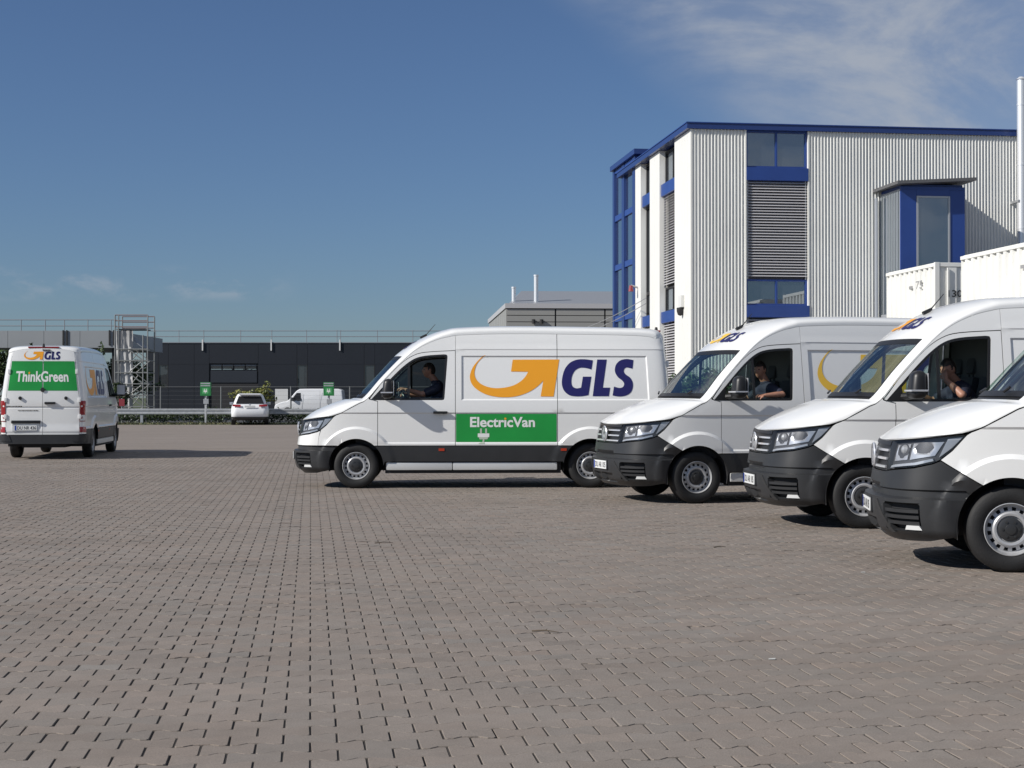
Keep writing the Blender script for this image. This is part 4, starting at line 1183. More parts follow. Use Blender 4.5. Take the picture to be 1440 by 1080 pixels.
def build_van(low_white=False, window_down=(True, False)):
    root = empty('delivery_van', (0, 0, 0))
    P = V_['paint']; K_ = V_['black']
    ET = _ee[(_ee[:, 0] >= 0.64)]
    def etop(x0, x1, dz=0.0):
        k = (ET[:, 0] > x0+0.01) & (ET[:, 0] < x1-0.01)
        z = lambda x: float(np.interp(x, ET[:, 0], ET[:, 1]))
        return [(x0, z(x0)-dz)]+[(a, b-dz) for a, b in ET[k]]+[(x1, z(x1)-dz)]
    seam = [(1.20, 1.41), (1.335, 1.575), (1.52, 1.775), (1.70, 1.955), (1.88, 2.075), (2.08, 2.13), (2.545, 2.158)]
    seam = catmull(seam, 4).tolist()
    g = 0.0045
    for sg in (-1, 1):
        # front wing
        arcw = [(WF+0.425*math.cos(R(a)), WZ+0.425*math.sin(R(a))) for a in np.linspace(48.5, 122 if not low_white else 132, 22)]
        wing = [(1.335-g, 0.672), (1.335-g, 1.355), (1.20, 1.39)]
        wing += [(a, b-0.008) for a, b in etop(0.66, 1.19)[::-1]]
        hl = [(0.62, 1.115), (0.51, 0.985), (0.425, 0.912)]
        wing += hl
        if not low_white: wing += [(0.60, 0.812)]
        else: wing += [(0.40, 0.80), (0.40, 0.672), (0.70, 0.672)]
        wing += arcw[::-1]
        wing = [w for w in wing]
        belt('front_wing', [wing], P, root, sg)
        # front door with window opening
        door = [(1.335+g, 0.672), (2.545-g, 0.672), (2.545-g, 2.152)]+[(a, b-0.006) for a, b in seam[::-1] if 1.36 < a < 2.52]+[(1.335+g, 1.565), (1.215, 1.40), (1.335+g, 1.362)]
        dr = belt('front_door', [door, WINDOW], P, root, sg)
        # window seal, quarter pane, side pane
        belt('window_seal', [scale_loop(WINDOW, 0.001), scale_loop(WINDOW, 0.030)], V_['trim'], dr, sg, off=-0.004, feats=())
        tri = [(1.27, 1.40), (1.41, 1.545), (1.60, 1.745), (1.60, 1.40)]
        Wi = scale_loop(WINDOW, 0.027)
        div = [(1.80, 1.395), (1.835, 1.395), (1.835, 1.985), (1.80, 1.955)]
        belt('window_post', [div], V_['trim'], dr, sg, off=-0.006, feats=())
        q = [(1.265, 1.398), (1.40, 1.53), (1.57, 1.712), (1.735, 1.872), (1.803, 1.925), (1.803, 1.398)]
        belt('quarter_glass', [q], V_['sglass'], dr, sg, off=-0.012, rim=0.0, feats=())
        down = window_down[0 if sg < 0 else 1]
        top_ = [(1.832, 1.945), (1.91, 1.998), (2.085, 2.045), (2.38, 2.065), (2.348, 1.40)]
        if down: pane = [(1.832, 1.398), (1.832, 1.425), (2.35, 1.425), (2.348, 1.398)]
        else: pane = [(1.832, 1.398)]+top_
        belt('side_glass', [pane], V_['sglass'], dr, sg, off=-0.012, rim=0.0, feats=())
        belt('mirror_triangle', [[(1.225, 1.382), (1.345, 1.51), (1.40, 1.57), (1.43, 1.382)]], V_['trim'], dr, sg, off=0.004, feats=())
        h = MB(); yy = float(B(X2P(np.array([2.30])), 1.17)[0, 1])*sg
        h.box(2.20, 2.42, min(yy, yy+sg*0.055), max(yy, yy+sg*0.055), 1.165, 1.205, 0.014); h.build('door_handle', V_['trim'], dr, True)
        # A pillar and roof flank above the door
        flank = [(a, b+0.004) for a, b in seam]+[(2.545, 2.40)]+[(a, b-0.004) for a, b in etop(1.21, 2.545)[::-1]]
        flank = [f_ for f_ in flank]
        belt('roof_flank', [flank], P, root, sg)
        lin = [(1.19, 1.385), (1.33, 1.53), (1.52, 1.735), (1.71, 1.91), (1.89, 2.035), (2.08, 2.085), (2.42, 2.11), (2.60, 2.11)]+[(2.60, 2.36)]+[(a, b-0.03) for a, b in etop(1.17, 2.58)[::-1]]
        belt('pillar_lining', [lin], V_['cab'], root, sg, off=-0.03, rim=0.0, feats=())
        # side panel ahead of the seam, rear quarter
        sp = [(2.545+g, 0.672), (4.145-g, 0.672)]
        tail = [(4.145-g, 0.672)]
        side = [(2.545+g, 0.672)]+[(4.145-g, 0.672)]+[(a, b-0.004) for a, b in etop(2.545+g, 4.145-g)[::-1]]
        belt('side_panel', [side], P, root, sg)
        arcr = [(WR+0.425*math.cos(R(a)), WZ+0.425*math.sin(R(a))) for a in np.linspace(131.5, 48.5, 22)]
        pr = float(PE-0.86)
        quarter = [(4.145+g, 0.672)]+arcr+[(5.79, 0.672), (5.79, 0.56)]
        qp = x2p(quarter).tolist()
        zt_ = float(zrear(X2P(5.80)))
        qp += [(X2P(5.93)+0.02, 0.56), (X2P(5.93)+0.02, 2.30)]
        up = [(X2P(a), b-0.004) for a, b in etop(4.145+g, 5.79)]
        qp += [(X2P(5.88), float(zrear(X2P(5.88)))-0.004)]+up[::-1]
        belt('rear_quarter', [np.array(qp)], P, root, sg, inx=False)
        # rear door leaf
        p0, p1 = float(X2P(5.93))+0.028, PE-0.004
        leaf = [(p0, 0.55), (p1, 0.55)]+[(a, float(zrear(a))-0.006) for a in np.linspace(p1, p0, 8)]
        rd = belt('rear_door', [np.array(leaf)], P, root, sg, inx=False, feats=[np.array([(0, z), (9, z)]) for z in (1.13, 1.145, 1.16, 1.175, 0.60, 0.615)], bulge=lambda p, z: -0.010*sm(1.13, 1.145, z)*sm(1.175, 1.16, z)-0.008*sm(0.615, 0.60, z))
        belt('roof_corner', [np.array([(X2P(5.78), 2.22), (X2P(5.93)+0.14, 2.22), (X2P(5.93)+0.14, 2.43), (X2P(5.90), 2.40), (X2P(5.78), 2.345)])], P, root, sg, off=-0.010, inx=False, feats=CORNER, rim=0.0, step=0.05)
        # tail lamp, hinges, handles
        belt('tail_lamp', [np.array([(X2P(5.86), 0.84), (X2P(5.93)+0.015, 0.84), (X2P(5.93)+0.015, 1.30), (X2P(5.86), 1.30)])], V_['red'], root, sg, off=0.012, inx=False, feats=(), rim=0.03)
        belt('reversing_lamp', [np.array([(X2P(5.87), 0.855), (X2P(5.93)+0.012, 0.855), (X2P(5.93)+0.012, 0.985), (X2P(5.87), 0.985)])], V_['plate'], root, sg, off=0.015, inx=False, feats=(), rim=0.004)
        belt('rear_reflector', [np.array([(X2P(5.83), 0.60), (X2P(5.93)+0.012, 0.60), (X2P(5.93)+0.012, 0.72), (X2P(5.83), 0.72)])], V_['red'], root, sg, off=0.012, inx=False, feats=(), rim=0.03)
        for z in (0.95, 1.32, 1.95):
            hb = MB(); c = B(np.array([p0-0.01]), z)[0]; hb.box(c[0]-0.05, c[0]+0.03, c[1]*sg-0.03, c[1]*sg+0.03, z-0.05, z+0.05, 0.008); hb.build('hinge', P, rd, True)
        # sill band, step rail
        sb = [(1.44, 0.44), (4.20, 0.44), (4.20, 0.664), (1.44, 0.664)]
        a_f = [(WF+0.425*math.cos(R(a)), WZ+0.425*math.sin(R(a))) for a in np.linspace(-5, 46.5, 9)]
        a_r = [(WR+0.425*math.cos(R(a)), WZ+0.425*math.sin(R(a))) for a in np.linspace(133.5, 180, 9)]
        sb = [(1.45, 0.42), (4.22, 0.42)]+a_r[::-1][1:]+a_f[::-1][:-1]
        belt('sill_band', [sb], K_, root, sg)
        a_r2 = [(WR+0.425*math.cos(R(a)), WZ+0.425*math.sin(R(a))) for a in np.linspace(46.5, 5, 8)]
        belt('rear_side_band', [x2p(a_r2+[(5.10, 0.33), (5.80, 0.34)]).tolist()+[(X2P(5.80), 0.664)]], K_, root, sg, inx=False)
        yb = 0.985
        for (x0, x1) in ((1.47, 2.50), (2.506, 4.14)):
            s_ = MB(); s_.box(x0, x1, min(sg*0.86, sg*1.0), max(sg*0.86, sg*1.0), 0.285, 0.405, 0.022); s_.build('step_rail', V_['sill'], root, True)
        s_ = MB(); s_.box(1.45, 4.2, min(sg*0.80, sg*0.955), max(sg*0.80, sg*0.955), 0.235, 0.43); s_.build('underside_rail', V_['liner'], root)
        for x in (2.33, 4.24):
            belt('side_reflector', [[(x-0.045, 0.585), (x+0.045, 0.585), (x+0.045, 0.625), (x-0.045, 0.625)]], V_['amber'], root, sg, off=0.008, feats=(), rim=0.02)
        # wheel well
        for cx in (WF, WR):
            V = []; F = []; n = 20
            for k in range(n+1):
                a = R(-12+204*k/n)
                for y in (0.985, 0.52): V.append((cx+0.432*math.cos(a), sg*y, WZ+0.432*math.sin(a)))
            F = [(2*k, 2*k+2, 2*k+3, 2*k+1) for k in range(n)]+[tuple(2*k+1 for k in range(n+1))]
            mk('wheel_well', V, F, V_['liner'], root)
            make_wheel(root, cx, sg*0.862, sg)
        # mirror
        mb = MB(); y0 = sg*1.0
        bm = bmesh.new(); bmesh.ops.create_cube(bm, size=1.0)
        for v in bm.verts:
            top = v.co.z > 0; outer = v.co.y > 0; fr = v.co.x < 0
            v.co = Vector(((-0.10 if fr else 0.085)*(0.8 if top else 1.0)+(0.02 if top else 0), (0.14 if outer else -0.12)*(0.82 if top else 1.0), 0.155 if top else -0.15))
        bmesh.ops.bevel(bm, geom=bm.edges[:], offset=0.07, segments=5, affect='EDGES', profile=0.5)
        bm.verts.index_update()
        mv = [(1.50+v.co.x, sg*(1.20+v.co.y), 1.555+v.co.z) for v in bm.verts]; mf = [[v.index for v in f.verts] for f in bm.faces]; bm.free()
        mi = mk('mirror', mv, mf, V_['trim'], root, True, R(40)); recalc(mi)
        mb.tube((1.42, sg*0.97, 1.43), (1.49, sg*1.10, 1.44), 0.045, 10, 0.04); mb.tube((1.49, sg*1.10, 1.44), (1.50, sg*1.16, 1.47), 0.04, 10); mb.build('mirror_arm', V_['trim'], mi, True)
        s_ = MB(); s_.box(1.395, 1.58, min(sg*1.10, sg*1.342), max(sg*1.10, sg*1.342), 1.485, 1.505, 0.006); s_.build('mirror_indicator', V_['reflector'], mi)
        s_ = MB(); s_.box(1.588, 1.594, min(sg*1.11, sg*1.31), max(sg*1.11, sg*1.31), 1.45, 1.68); s_.build('mirror_glass', V_['reflector'], mi)
    # ---------------- bonnet, windscreen, roof
    qg = q_of_t(0.855)
    tgrid('bonnet', 0.03, 3.86, -0.985, 0.985, P, root)
    tgrid('scuttle', 3.80, 4.12, -0.93, 0.93, V_['trim'], root, off=-0.015)
    tgrid('windscreen', 4.10, 5.95, -qg, qg, V_['glass'], root, off=-0.006, rim=0)
    for q0, q1 in ((-qg-0.012, -qg+0.02), (qg-0.02, qg+0.012)): tgrid('windscreen_edge', 4.05, 5.98, q0, q1, V_['trim'], root, nq=2, off=-0.003)
    tgrid('windscreen_edge', 4.05, 4.24, -qg+0.02, qg-0.02, V_['trim'], root, off=-0.003)
    tgrid('windscreen_edge', 5.80, 5.98, -qg+0.02, qg-0.02, V_['trim'], root, off=-0.003)
    for sg in (-1, 1): tgrid('pillar', 3.87, 6.02, sg*(qg+0.014), sg*1.0, P, root)
    tgrid('roof', 5.985, 14.0, -1.0, 1.0, P, root, nq=58)
    for sg in (-1, 1):
        w = MB(); 
        pts = [T(np.array(4.12), np.array(0.02+sg*0.28)), T(np.array(4.22), np.array(0.10+sg*0.42))]
        w.tube(pts[0]+np.array([-0.01, 0, 0.02]), pts[1]+np.array([-0.02, 0, 0.03]), 0.012, 6); w.build('wiper', V_['trim'], root)
    # ---------------- bumper
    PX = lambda x: float(X2P(x))
    def front_loop(right):
        """right half from the centre bottom outward and back along the top to the centre"""
        return right+[(-a, b) for a, b in right[::-1]]
    arcf = [(PX(WF+0.425*math.cos(R(a))), WZ+0.425*math.sin(R(a))) for a in np.linspace(184, 123, 12)]
    if low_white:
        arcf = [(PX(WF+0.425*math.cos(R(a))), WZ+0.425*math.sin(R(a))) for a in np.linspace(184, 133, 12)]
        right = [(0.0, 0.225), (0.55, 0.225), (PX(0.30), 0.24), (PX(0.56), 0.285)]+arcf+[(PX(0.70), 0.664), (0.0, 0.664)]
    else:
        right = [(0.0, 0.225), (0.55, 0.225), (PX(0.30), 0.24), (PX(0.56), 0.285)]+arcf+[(PX(0.605), 0.802), (PX(0.425), 0.902), (PX(0.36), 0.875), (PX(0.22), 0.838), (0.62, 0.812), (0.46, 0.795), (0.0, 0.795)]
    lp = [r for r in right]; lp = lp+[(-a, b) for a, b in lp[::-1] if abs(a) > 1e-6]
    def bul(p, z):
        a = np.abs(p)
        lip = 0.042*sm(0.60, 0.585, z)*sm(0.25, 0.32, z)*sm(PX(0.62), PX(0.48), a)-0.02*sm(0.665, 0.65, z)*sm(0.585, 0.60, z)          # lower bar stands out
        slot = -0.03*sm(0.0, 0.015, np.minimum(np.minimum(0.36-a, 0.1), np.minimum(z-0.635, 0.68-z)))
        intake = -0.05*sm(0.0, 0.02, np.minimum(np.minimum(a-0.02, 0.40-a), np.minimum(z-0.265, 0.40-z)))
        side = -0.085*sm(0.0, 0.02, np.minimum(np.minimum(a-0.60, PX(0.30)-a), np.minimum(z-0.32, 0.555-z)))
        arch = 0.030*sm(0.615, 0.590, np.hypot(np.interp(a, _ps, _pc[:, 0])-WF, z-WZ))*(a > 0.9)
        return lip+slot+intake+side
    fl = []
    for z in (0.585, 0.60, 0.65, 0.665, 0.25, 0.32, 0.34, 0.535, 0.555, 0.265, 0.285, 0.38, 0.40, 0.635): fl.append(np.array([(-1.35, z), (1.35, z)]))
    for a in (0.36, 0.345, 0.40, 0.38, 0.60, 0.62, PX(0.30), PX(0.30)-0.02): fl += [np.array([(s*a, 0.2), (s*a, 0.7)]) for s in (-1, 1)]
    bp = belt('bumper', [np.array(lp)], K_, root, 1, inx=False, feats=fl+[x2p(a)*np.array([s, 1]) for a in (arc(WF, 0.590, 95, 192), arc(WF, 0.615, 95, 192)) for s in (-1, 1)], step=0.05, bulge=bul)
    if low_white:
        up = [(0.0, 0.672), (PX(0.395), 0.672), (PX(0.395), 0.80), (PX(0.408), 0.895), (PX(0.36), 0.875), (PX(0.22), 0.838), (0.62, 0.812), (0.46, 0.795), (0.0, 0.795)]
        up = up+[(-a, b) for a, b in up[::-1] if abs(a) > 1e-6]
        belt('upper_bumper', [np.array(up)], P, root, 1, inx=False, feats=(), step=0.06)
    for sg in (-1, 1):
        # louvres and bar of the side intake, fog lamp
        belt('intake_backing', [np.array([(0.615, 0.335), (PX(0.285), 0.335), (PX(0.285), 0.54), (0.615, 0.54)])], V_['liner'], bp, sg, off=-0.030, inx=False, feats=(), rim=0.0)
        for z in (0.385, 0.435, 0.485):
            belt('louvre', [np.array([(0.605, z-0.014), (PX(0.285), z-0.014), (PX(0.285), z+0.014), (0.605, z+0.014)])], K_, bp, sg, off=0.030, inx=False, feats=(), rim=0.06)
        belt('bumper_bar', [np.array([(0.44, 0.555), (0.48, 0.565), (0.735, 0.30), (0.675, 0.295)])], V_['cap'], bp, sg, off=0.052, inx=False, feats=(), rim=0.06)
        belt('fog_lamp', [np.array([(PX(0.185), 0.332), (PX(0.30), 0.332), (PX(0.285), 0.368), (PX(0.20), 0.368)])], V_['plate'], bp, sg, off=0.046, inx=False, feats=(), rim=0.05)
    for z in (0.29, 0.325, 0.36):
        belt('louvre', [np.array([(-0.40, z-0.007), (0.40, z-0.007), (0.40, z+0.007), (-0.40, z+0.007)])], V_['trim'], bp, 1, off=-0.02, inx=False, feats=(), rim=0.02)
    # ---------------- grille with bars and round emblem
    gl_ = [(0.0, 0.80), (0.455, 0.80), (0.47, float(zh(0.47))-0.012)]+[(a, float(zh(a))-0.012) for a in np.linspace(0.4, 0.0, 5)]
    gl_ = gl_+[(-a, b) for a, b in gl_[::-1] if abs(a) > 1e-6]
    gr_ = belt('grille', [np.array(gl_)], V_['trim'], root, 1, off=-0.02, inx=False, feats=(), step=0.08)
    for z in (0.835, 0.905, 0.975):
        for z0, m_, of, h in ((z, V_['reflector'], 0.008, 0.0095),):
            belt('grille_bar', [np.array([(-0.46, z0-h), (0.46, z0-h), (0.46, z0+h), (-0.46, z0+h)])], m_, gr_, 1, off=of, inx=False, feats=(), rim=0.03)
    belt('grille_bar', [np.array([(-0.47, 1.015), (0.47, 1.030), (0.47, 1.052), (-0.47, 1.052), ])], V_['trim'], gr_, 1, off=0.004, inx=False, feats=(), rim=0.03)
    xe = float(B(np.array([0.0]), 0.925)[0, 0])-0.028
    e = MB(); e.lathe([(0.098, -0.012), (0.108, 0.0), (0.098, 0.012), (0.088, 0.004), (0.088, -0.004)], 40, (0, 0, 0), 'y')
    def bar(a, b, w=0.011): 
        a = Vector((a[0], 0, a[1])); b = Vector((b[0], 0, b[1])); d = (b-a).normalized(); n_ = Vector((-d.z, 0, d.x))*w
        q = [a-n_, b-n_, b+n_, a+n_]; e.add([(p.x, -0.008, p.z) for p in q]+[(p.x, 0.004, p.z) for p in q], [(0,1,2,3), (7,6,5,4), (0,4,5,1), (1,5,6,2), (2,6,7,3), (3,7,4,0)])
    bar((-0.042, 0.085), (-0.001, 0.008)); bar((0.042, 0.085), (0.001, 0.008))
    bar((-0.082, 0.045), (-0.038, -0.078)); bar((0.082, 0.045), (0.038, -0.078)); bar((-0.038, -0.078), (0.0, -0.002)); bar((0.038, -0.078), (0.0, -0.002))
    em = e.build('emblem', V_['reflector'], gr_, True, R(30)); recalc(em)
    em.location = (xe, 0, 0.925); em.rotation_euler = (0, 0, R(-90))
    bd = MB(); bd.lathe([(0.098, 0.006), (0.0, 0.006)], 32); o = bd.build('emblem_disc', V_['trim'], gr_); o.location = (xe, 0, 0.925); o.rotation_euler = (0, 0, R(-90))
    # ---------------- headlamps
    for sg in (-1, 1):
        hl = [(0.475, 0.806), (0.62, 0.824), (PX(0.22), 0.850), (PX(0.36), 0.886), (PX(0.42), 0.918), (PX(0.505), 0.992), (PX(0.615), 1.113)]
        hl += [(a, float(zh(a))-0.014) for a in np.linspace(PTIP-0.06, 0.48, 10)]
        hl = np.array(hl)
        ho = belt('headlamp', [hl], V_['lampdark'], root, sg, off=-0.055, inx=False, feats=(), step=0.05, rim=-0.052)
        belt('lens', [scale_loop(hl, 0.003)], V_['lens'], ho, sg, off=0.001, inx=False, feats=(), rim=0.0, step=0.06)
        # light units
        belt('light_strip', [np.array([(0.53, 0.828), (0.62, 0.840), (PX(0.22), 0.866), (PX(0.36), 0.902), (PX(0.35), 0.922), (PX(0.21), 0.886), (0.62, 0.860), (0.55, 0.850)])], V_['reflector'], ho, sg, off=-0.02, inx=False, feats=(), rim=0.03)
        belt('reflector', [np.array([(0.53, 0.885), (0.76, 0.905), (0.76, 1.035), (0.53, 1.02)])], V_['reflector'], ho, sg, off=-0.048, inx=False, feats=(), rim=0.0, step=0.03, bulge=lambda p, z: -0.05*np.clip(1-((p-0.645)/0.12)**2-((z-0.98)/0.06)**2, 0, 1))
        belt('reflector', [np.array([(0.80, 0.905), (PX(0.36), 0.945), (PX(0.42), 1.06), (0.80, 1.04)])], V_['reflector'], ho, sg, off=-0.046, inx=False, feats=(), rim=0.0, step=0.03, bulge=lambda p, z: -0.045*np.clip(1-((p-0.93)/0.12)**2-((z-1.01)/0.05)**2, 0, 1))
        belt('indicator', [np.array([(PX(0.40), 0.93), (PX(0.50), 1.01), (PX(0.585), 1.10), (PX(0.45), 1.085)])], V_['reflector'], ho, sg, off=-0.03, inx=False, feats=(), rim=0.02, step=0.04)
        lc = B(np.array([0.645*1.0]), 0.985, -0.03)[0]; l_ = MB(); l_.lathe([(0.0, -0.03), (0.028, -0.02), (0.042, 0.0), (0.042, 0.03)], 20); o = l_.build('projector', V_['rim'], ho, True); o.location = (lc[0]+0.03, sg*lc[1], lc[2]); o.rotation_euler = (0, 0, R(-90+sg*12))
    # ---------------- number plates
    def plate(parent, x, yc, z, face, s):
        b = MB(); b.box(min(x, x+face*0.012), max(x, x+face*0.012), yc-0.26, yc+0.26, z-0.056, z+0.056, 0.004); pl = b.build('number_plate', V_['plate'], parent)
        xx = x+(face*0.0135)
        dirn = -1 if face < 0 else 1       # reading direction along y seen from outside
        y0 = yc-dirn*0.26
        V = [(xx, y0+dirn*0.004, z-0.052), (xx, y0+dirn*0.045, z-0.052), (xx, y0+dirn*0.045, z+0.052), (xx, y0+dirn*0.004, z+0.052)]
        mk('plate_strip', V, [(0, 1, 2, 3)], V_['euro'], pl)
        tv, tf = text2d(s, 0.012); tv = fit2d(tv, 0.065, 0.50, -0.038, 0.038)
        mk('plate_lettering', [(xx, y0+dirn*a, z+b_) for a, b_ in tv], tf, M['ink'], pl)
    xb = float(B(np.array([0.0]), 0.50)[0, 0])-0.034
    b = MB(); b.box(xb-0.004, xb+0.05, -0.275, 0.275, 0.43, 0.57, 0.008); b.build('plate_holder', V_['trim'], root)
    plate(root, xb-0.005, 0.0, 0.50, -1, 'DU AR 105')
    # ---------------- rear end
    Rm = lambda u, z: B(np.where(u < 0, -1, 1)*(PE-np.abs(u)), z, 0.006)
    def Rmap(off=0.006):
        return lambda u, z: B(np.where(u < 0, -1, 1)*(PE-np.abs(u)), z, off)
    rg = [(PX(5.80), 0.34), (PE, 0.34), (PE, 0.545), (PX(5.80), 0.545)]
    rb = belt('rear_bumper', [np.array([(PX(5.72), 0.345), (PE-0.001, 0.345), (PE-0.001, 0.54), (PX(5.72), 0.54)])], K_, root, 1, off=0.05, inx=False, feats=(), rim=0.08)
    belt('rear_bumper', [np.array([(PX(5.72), 0.345), (PE-0.001, 0.345), (PE-0.001, 0.54), (PX(5.72), 0.54)])], K_, root, -1, off=0.05, inx=False, feats=(), rim=0.08)
    for sg in (-1, 1): belt('bumper_corner', [np.array([(PX(5.76), 0.40), (PX(5.93)+0.16, 0.40), (PX(5.93)+0.11, 0.535), (PX(5.76), 0.535)])], V_['cap'], root, sg, off=0.062, inx=False, feats=(), rim=0.02)
    # green film on both leaves, plain lettering across
    film = lambda a, c, z0, z1: (np.array([(a, z0), (c, z0), (c, z1), (a, z1)]))
    for sg in (-1, 1):
        L = film(0.012 if sg > 0 else -0.835, 0.835 if sg > 0 else -0.012, 1.525, 2.18); V, F = cdt([L], (), 0.08); decal('green_film', V, F, Rmap(0.003), V_['green'], root)
    lettering('ThinkGreen', Rmap(0.0055), -0.68, 0.64, 1.72, 1.96, root, V_['whitefilm'], 0.027, V_['orange'])
    logo(Rmap(0.004), -0.53, 0.47, 2.215, 2.415, root)
    b = MB(); b.lathe([(0.0, -0.012), (0.045, -0.010), (0.052, 0.0), (0.04, 0.01)], 24, (0, 0, 0), 'y'); o = b.build('rear_emblem', V_['cap'], root, True); o.location = (5.97, 0, 1.545); o.rotation_euler = (0, 0, R(90))
    xr_ = 5.975
    for y in (-0.52, 0.545):
        b = MB(); b.lathe([(0.0, -0.03), (0.035, -0.025), (0.04, 0.0), (0.04, 0.02)], 16); o = b.build('door_knob', V_['trim'], root, True); o.location = (xr_, y, 1.36); o.rotation_euler = (0, 0, R(90))
    b = MB(); b.box(xr_-0.01, xr_+0.035, 0.05, 0.30, 1.225, 1.275, 0.012); b.build('rear_handle', V_['trim'], root, True)
    b = MB(); b.box(xr_-0.03, xr_+0.03, -0.72, -0.05, 0.80, 0.865, 0.01); b.build('plate_lamp_bar', V_['trim'], root, True)
    b = MB(); b.box(xr_-0.03, xr_+0.003, -0.70, -0.07, 0.62, 0.80, 0.004); b.build('plate_recess', V_['sill'], root)
    plate(root, xr_+0.004, -0.385, 0.70, 1, 'DU NR 436')
    # two thin unreadable lines of dark print
    for (u0, u1, z, h) in ((-0.84, -0.47, 1.165, 0.022), (-0.57, -0.09, 1.075, 0.020)):
        x = u0; k = 0
        VV_, FF_ = [], []
        while x < u1:
            w = random.uniform(0.014, 0.03); o_ = len(VV_); VV_ += [(x, z), (x+w, z), (x+w, z+h), (x, z+h)]; FF_.append((o_, o_+1, o_+2, o_+3)); x += w+random.uniform(0.008, 0.014)
        decal('fine_print', VV_, FF_, Rmap(0.008), M['ink'], root)
    b = MB(); b.box(5.80, 5.86, -0.36, 0.36, 2.475, 2.505, 0.006); b.build('brake_light', V_['red'], root)
    b = MB(); b.tube((5.84, 0.0, 2.50), (5.84, 0.0, 2.57), 0.035, 10, 0.02); b.box(5.80, 5.9, -0.02, 0.16, 2.42, 2.44, 0.004); b.build('rear_camera', V_['trim'], root, True)
    # ---------------- roof front lettering and aerial
    def Tm(u, v):                     # u across, v up the slope in stations
        s = v; q = np.sign(u)*np.array([math.asin(min(1, (abs(a)/0.86))**1.6)/(math.pi/2) for a in u])
        P_ = T(s, q); P2_ = T(s+0.1, q); d = P2_-P_; n_ = np.stack([-d[:, 2], 0*d[:, 0], d[:, 0]], -1); n_ /= np.linalg.norm(n_, axis=1)[:, None]
        return P_+n_*0.007
    logo(lambda u, v: Tm(-u, v), -0.45, 0.45, 6.45, 7.35, root, 0.12)
    b = MB(); pa = T(np.array(7.75), np.array(0.0)); b.tube(pa+np.array([-0.05, 0, -0.01]), pa+np.array([0.05, 0, 0.05]), 0.03, 10, 0.016); b.tube(pa+np.array([0.03, 0, 0.035]), pa+np.array([0.19, 0, 0.22]), 0.008, 6, 0.004); b.build('aerial', V_['trim'], root)
    # ---------------- side prints
    for sg in (-1, 1):
        if sg < 0: mp = lambda o_: (lambda x, z: B(X2P(x), z, o_)*np.array([1, -1, 1]))
        else: mp = lambda o_: (lambda x, z: B(X2P(8.27-x), z, o_))
        logo(mp(0.004), 2.775, 5.36, 1.425, 2.085, root, 0.12)
        if sg > 0: continue
        L = rrect(2.555, 4.13, 0.725, 1.163, 0.004, 1); V, F = cdt([L], (), 0.08); decal('green_film', V, F, mp(0.003), V_['green'], root, 0.3)
        lettering('ElectricVan', mp(0.0055), 2.775, 3.79, 0.955, 1.115, root, V_['whitefilm'], 0.027, V_['orange'])
        pm = [[(2.93, 0.86), (2.96, 0.86), (2.96, 0.935), (2.93, 0.935)], [(3.01, 0.86), (3.04, 0.86), (3.04, 0.935), (3.01, 0.935)], [(2.895, 0.80), (3.075, 0.80), (3.075, 0.858), (2.895, 0.858)], [(2.925, 0.765), (3.045, 0.765), (3.06, 0.799), (2.91, 0.799)], [(2.965, 0.722), (2.995, 0.722), (3.0, 0.764), (2.975, 0.764)], [(2.90, 0.70), (3.0, 0.70), (2.997, 0.721), (2.94, 0.721)]]
        for k, q in enumerate(pm):
            V, F = poly_tris(np.array(q)); decal('plug_print', V, F, mp(0.0055), V_['palefilm'] if k not in (2,) else V_['whitefilm'], root)
    # ---------------- inside
    for sg in (-1, 1):
        zs_ = np.linspace(0.9, 2.30, 8); xs_ = np.linspace(2.60, 5.70, 14)
        V = np.array([B(X2P(np.array([x])), z, -0.05, False)[0]*np.array([1, sg, 1]) for z in zs_ for x in xs_]); w = len(xs_)
        mk('cargo_lining', V, [(j*w+i, j*w+i+1, (j+1)*w+i+1, (j+1)*w+i) for j in range(len(zs_)-1) for i in range(w-1)], V_['liner'], root)
    b = MB(); b.box(2.60, 5.70, -0.70, 0.70, 2.28, 2.33); b.build('cargo_ceiling', V_['liner'], root)
    b = MB(); b.box(5.70, 5.74, -0.78, 0.78, 0.45, 2.28); b.build('rear_lining', V_['liner'], root)
    b = MB(); b.box(2.62, 2.66, -0.86, 0.86, 0.45, 2.30); b.build('bulkhead', V_['cab'], root)
    b = MB(); b.box(0.55, 5.84, -0.50, 0.50, 0.26, 0.44); b.box(1.45, 4.2, -0.84, 0.84, 0.40, 0.46); b.box(0.25, 0.60, -0.72, 0.72, 0.28, 0.95); b.build('floor_pan', V_['liner'], root)
    b = MB(); b.add([(0.98, -0.80, 1.37), (1.50, -0.84, 1.33), (1.62, -0.84, 1.25), (1.62, -0.84, 0.6), (0.98, -0.80, 0.6), (0.98, 0.80, 1.37), (1.50, 0.84, 1.33), (1.62, 0.84, 1.25), (1.62, 0.84, 0.6), (0.98, 0.80, 0.6)],
                    [(0,1,6,5), (1,2,7,6), (2,3,8,7), (3,4,9,8), (4,0,5,9), (4,3,2,1,0), (5,6,7,8,9)]); b.build('dashboard', V_['cab'], root)
    b = MB(); b.box(1.98, 2.6, -0.72, 0.78, 0.46, 0.94, 0.02); b.build('seat_box', V_['cab'], root)
    for y in (-0.48, 0.18, 0.60): seat_part(root, y)
    st = MB(); R0 = 0.19; n = 28; prev = None
    for k in range(n+1):
        a = 2*math.pi*k/n; p = Vector((0.0, R0*math.cos(a), R0*math.sin(a)))
        if prev is not None: st.tube(prev, p, 0.015, 7)
        prev = p
    for a in (0.0, 2.1, 4.2): st.tube((0.02, 0, 0), (0, R0*math.cos(a), R0*math.sin(a)), 0.014, 6)
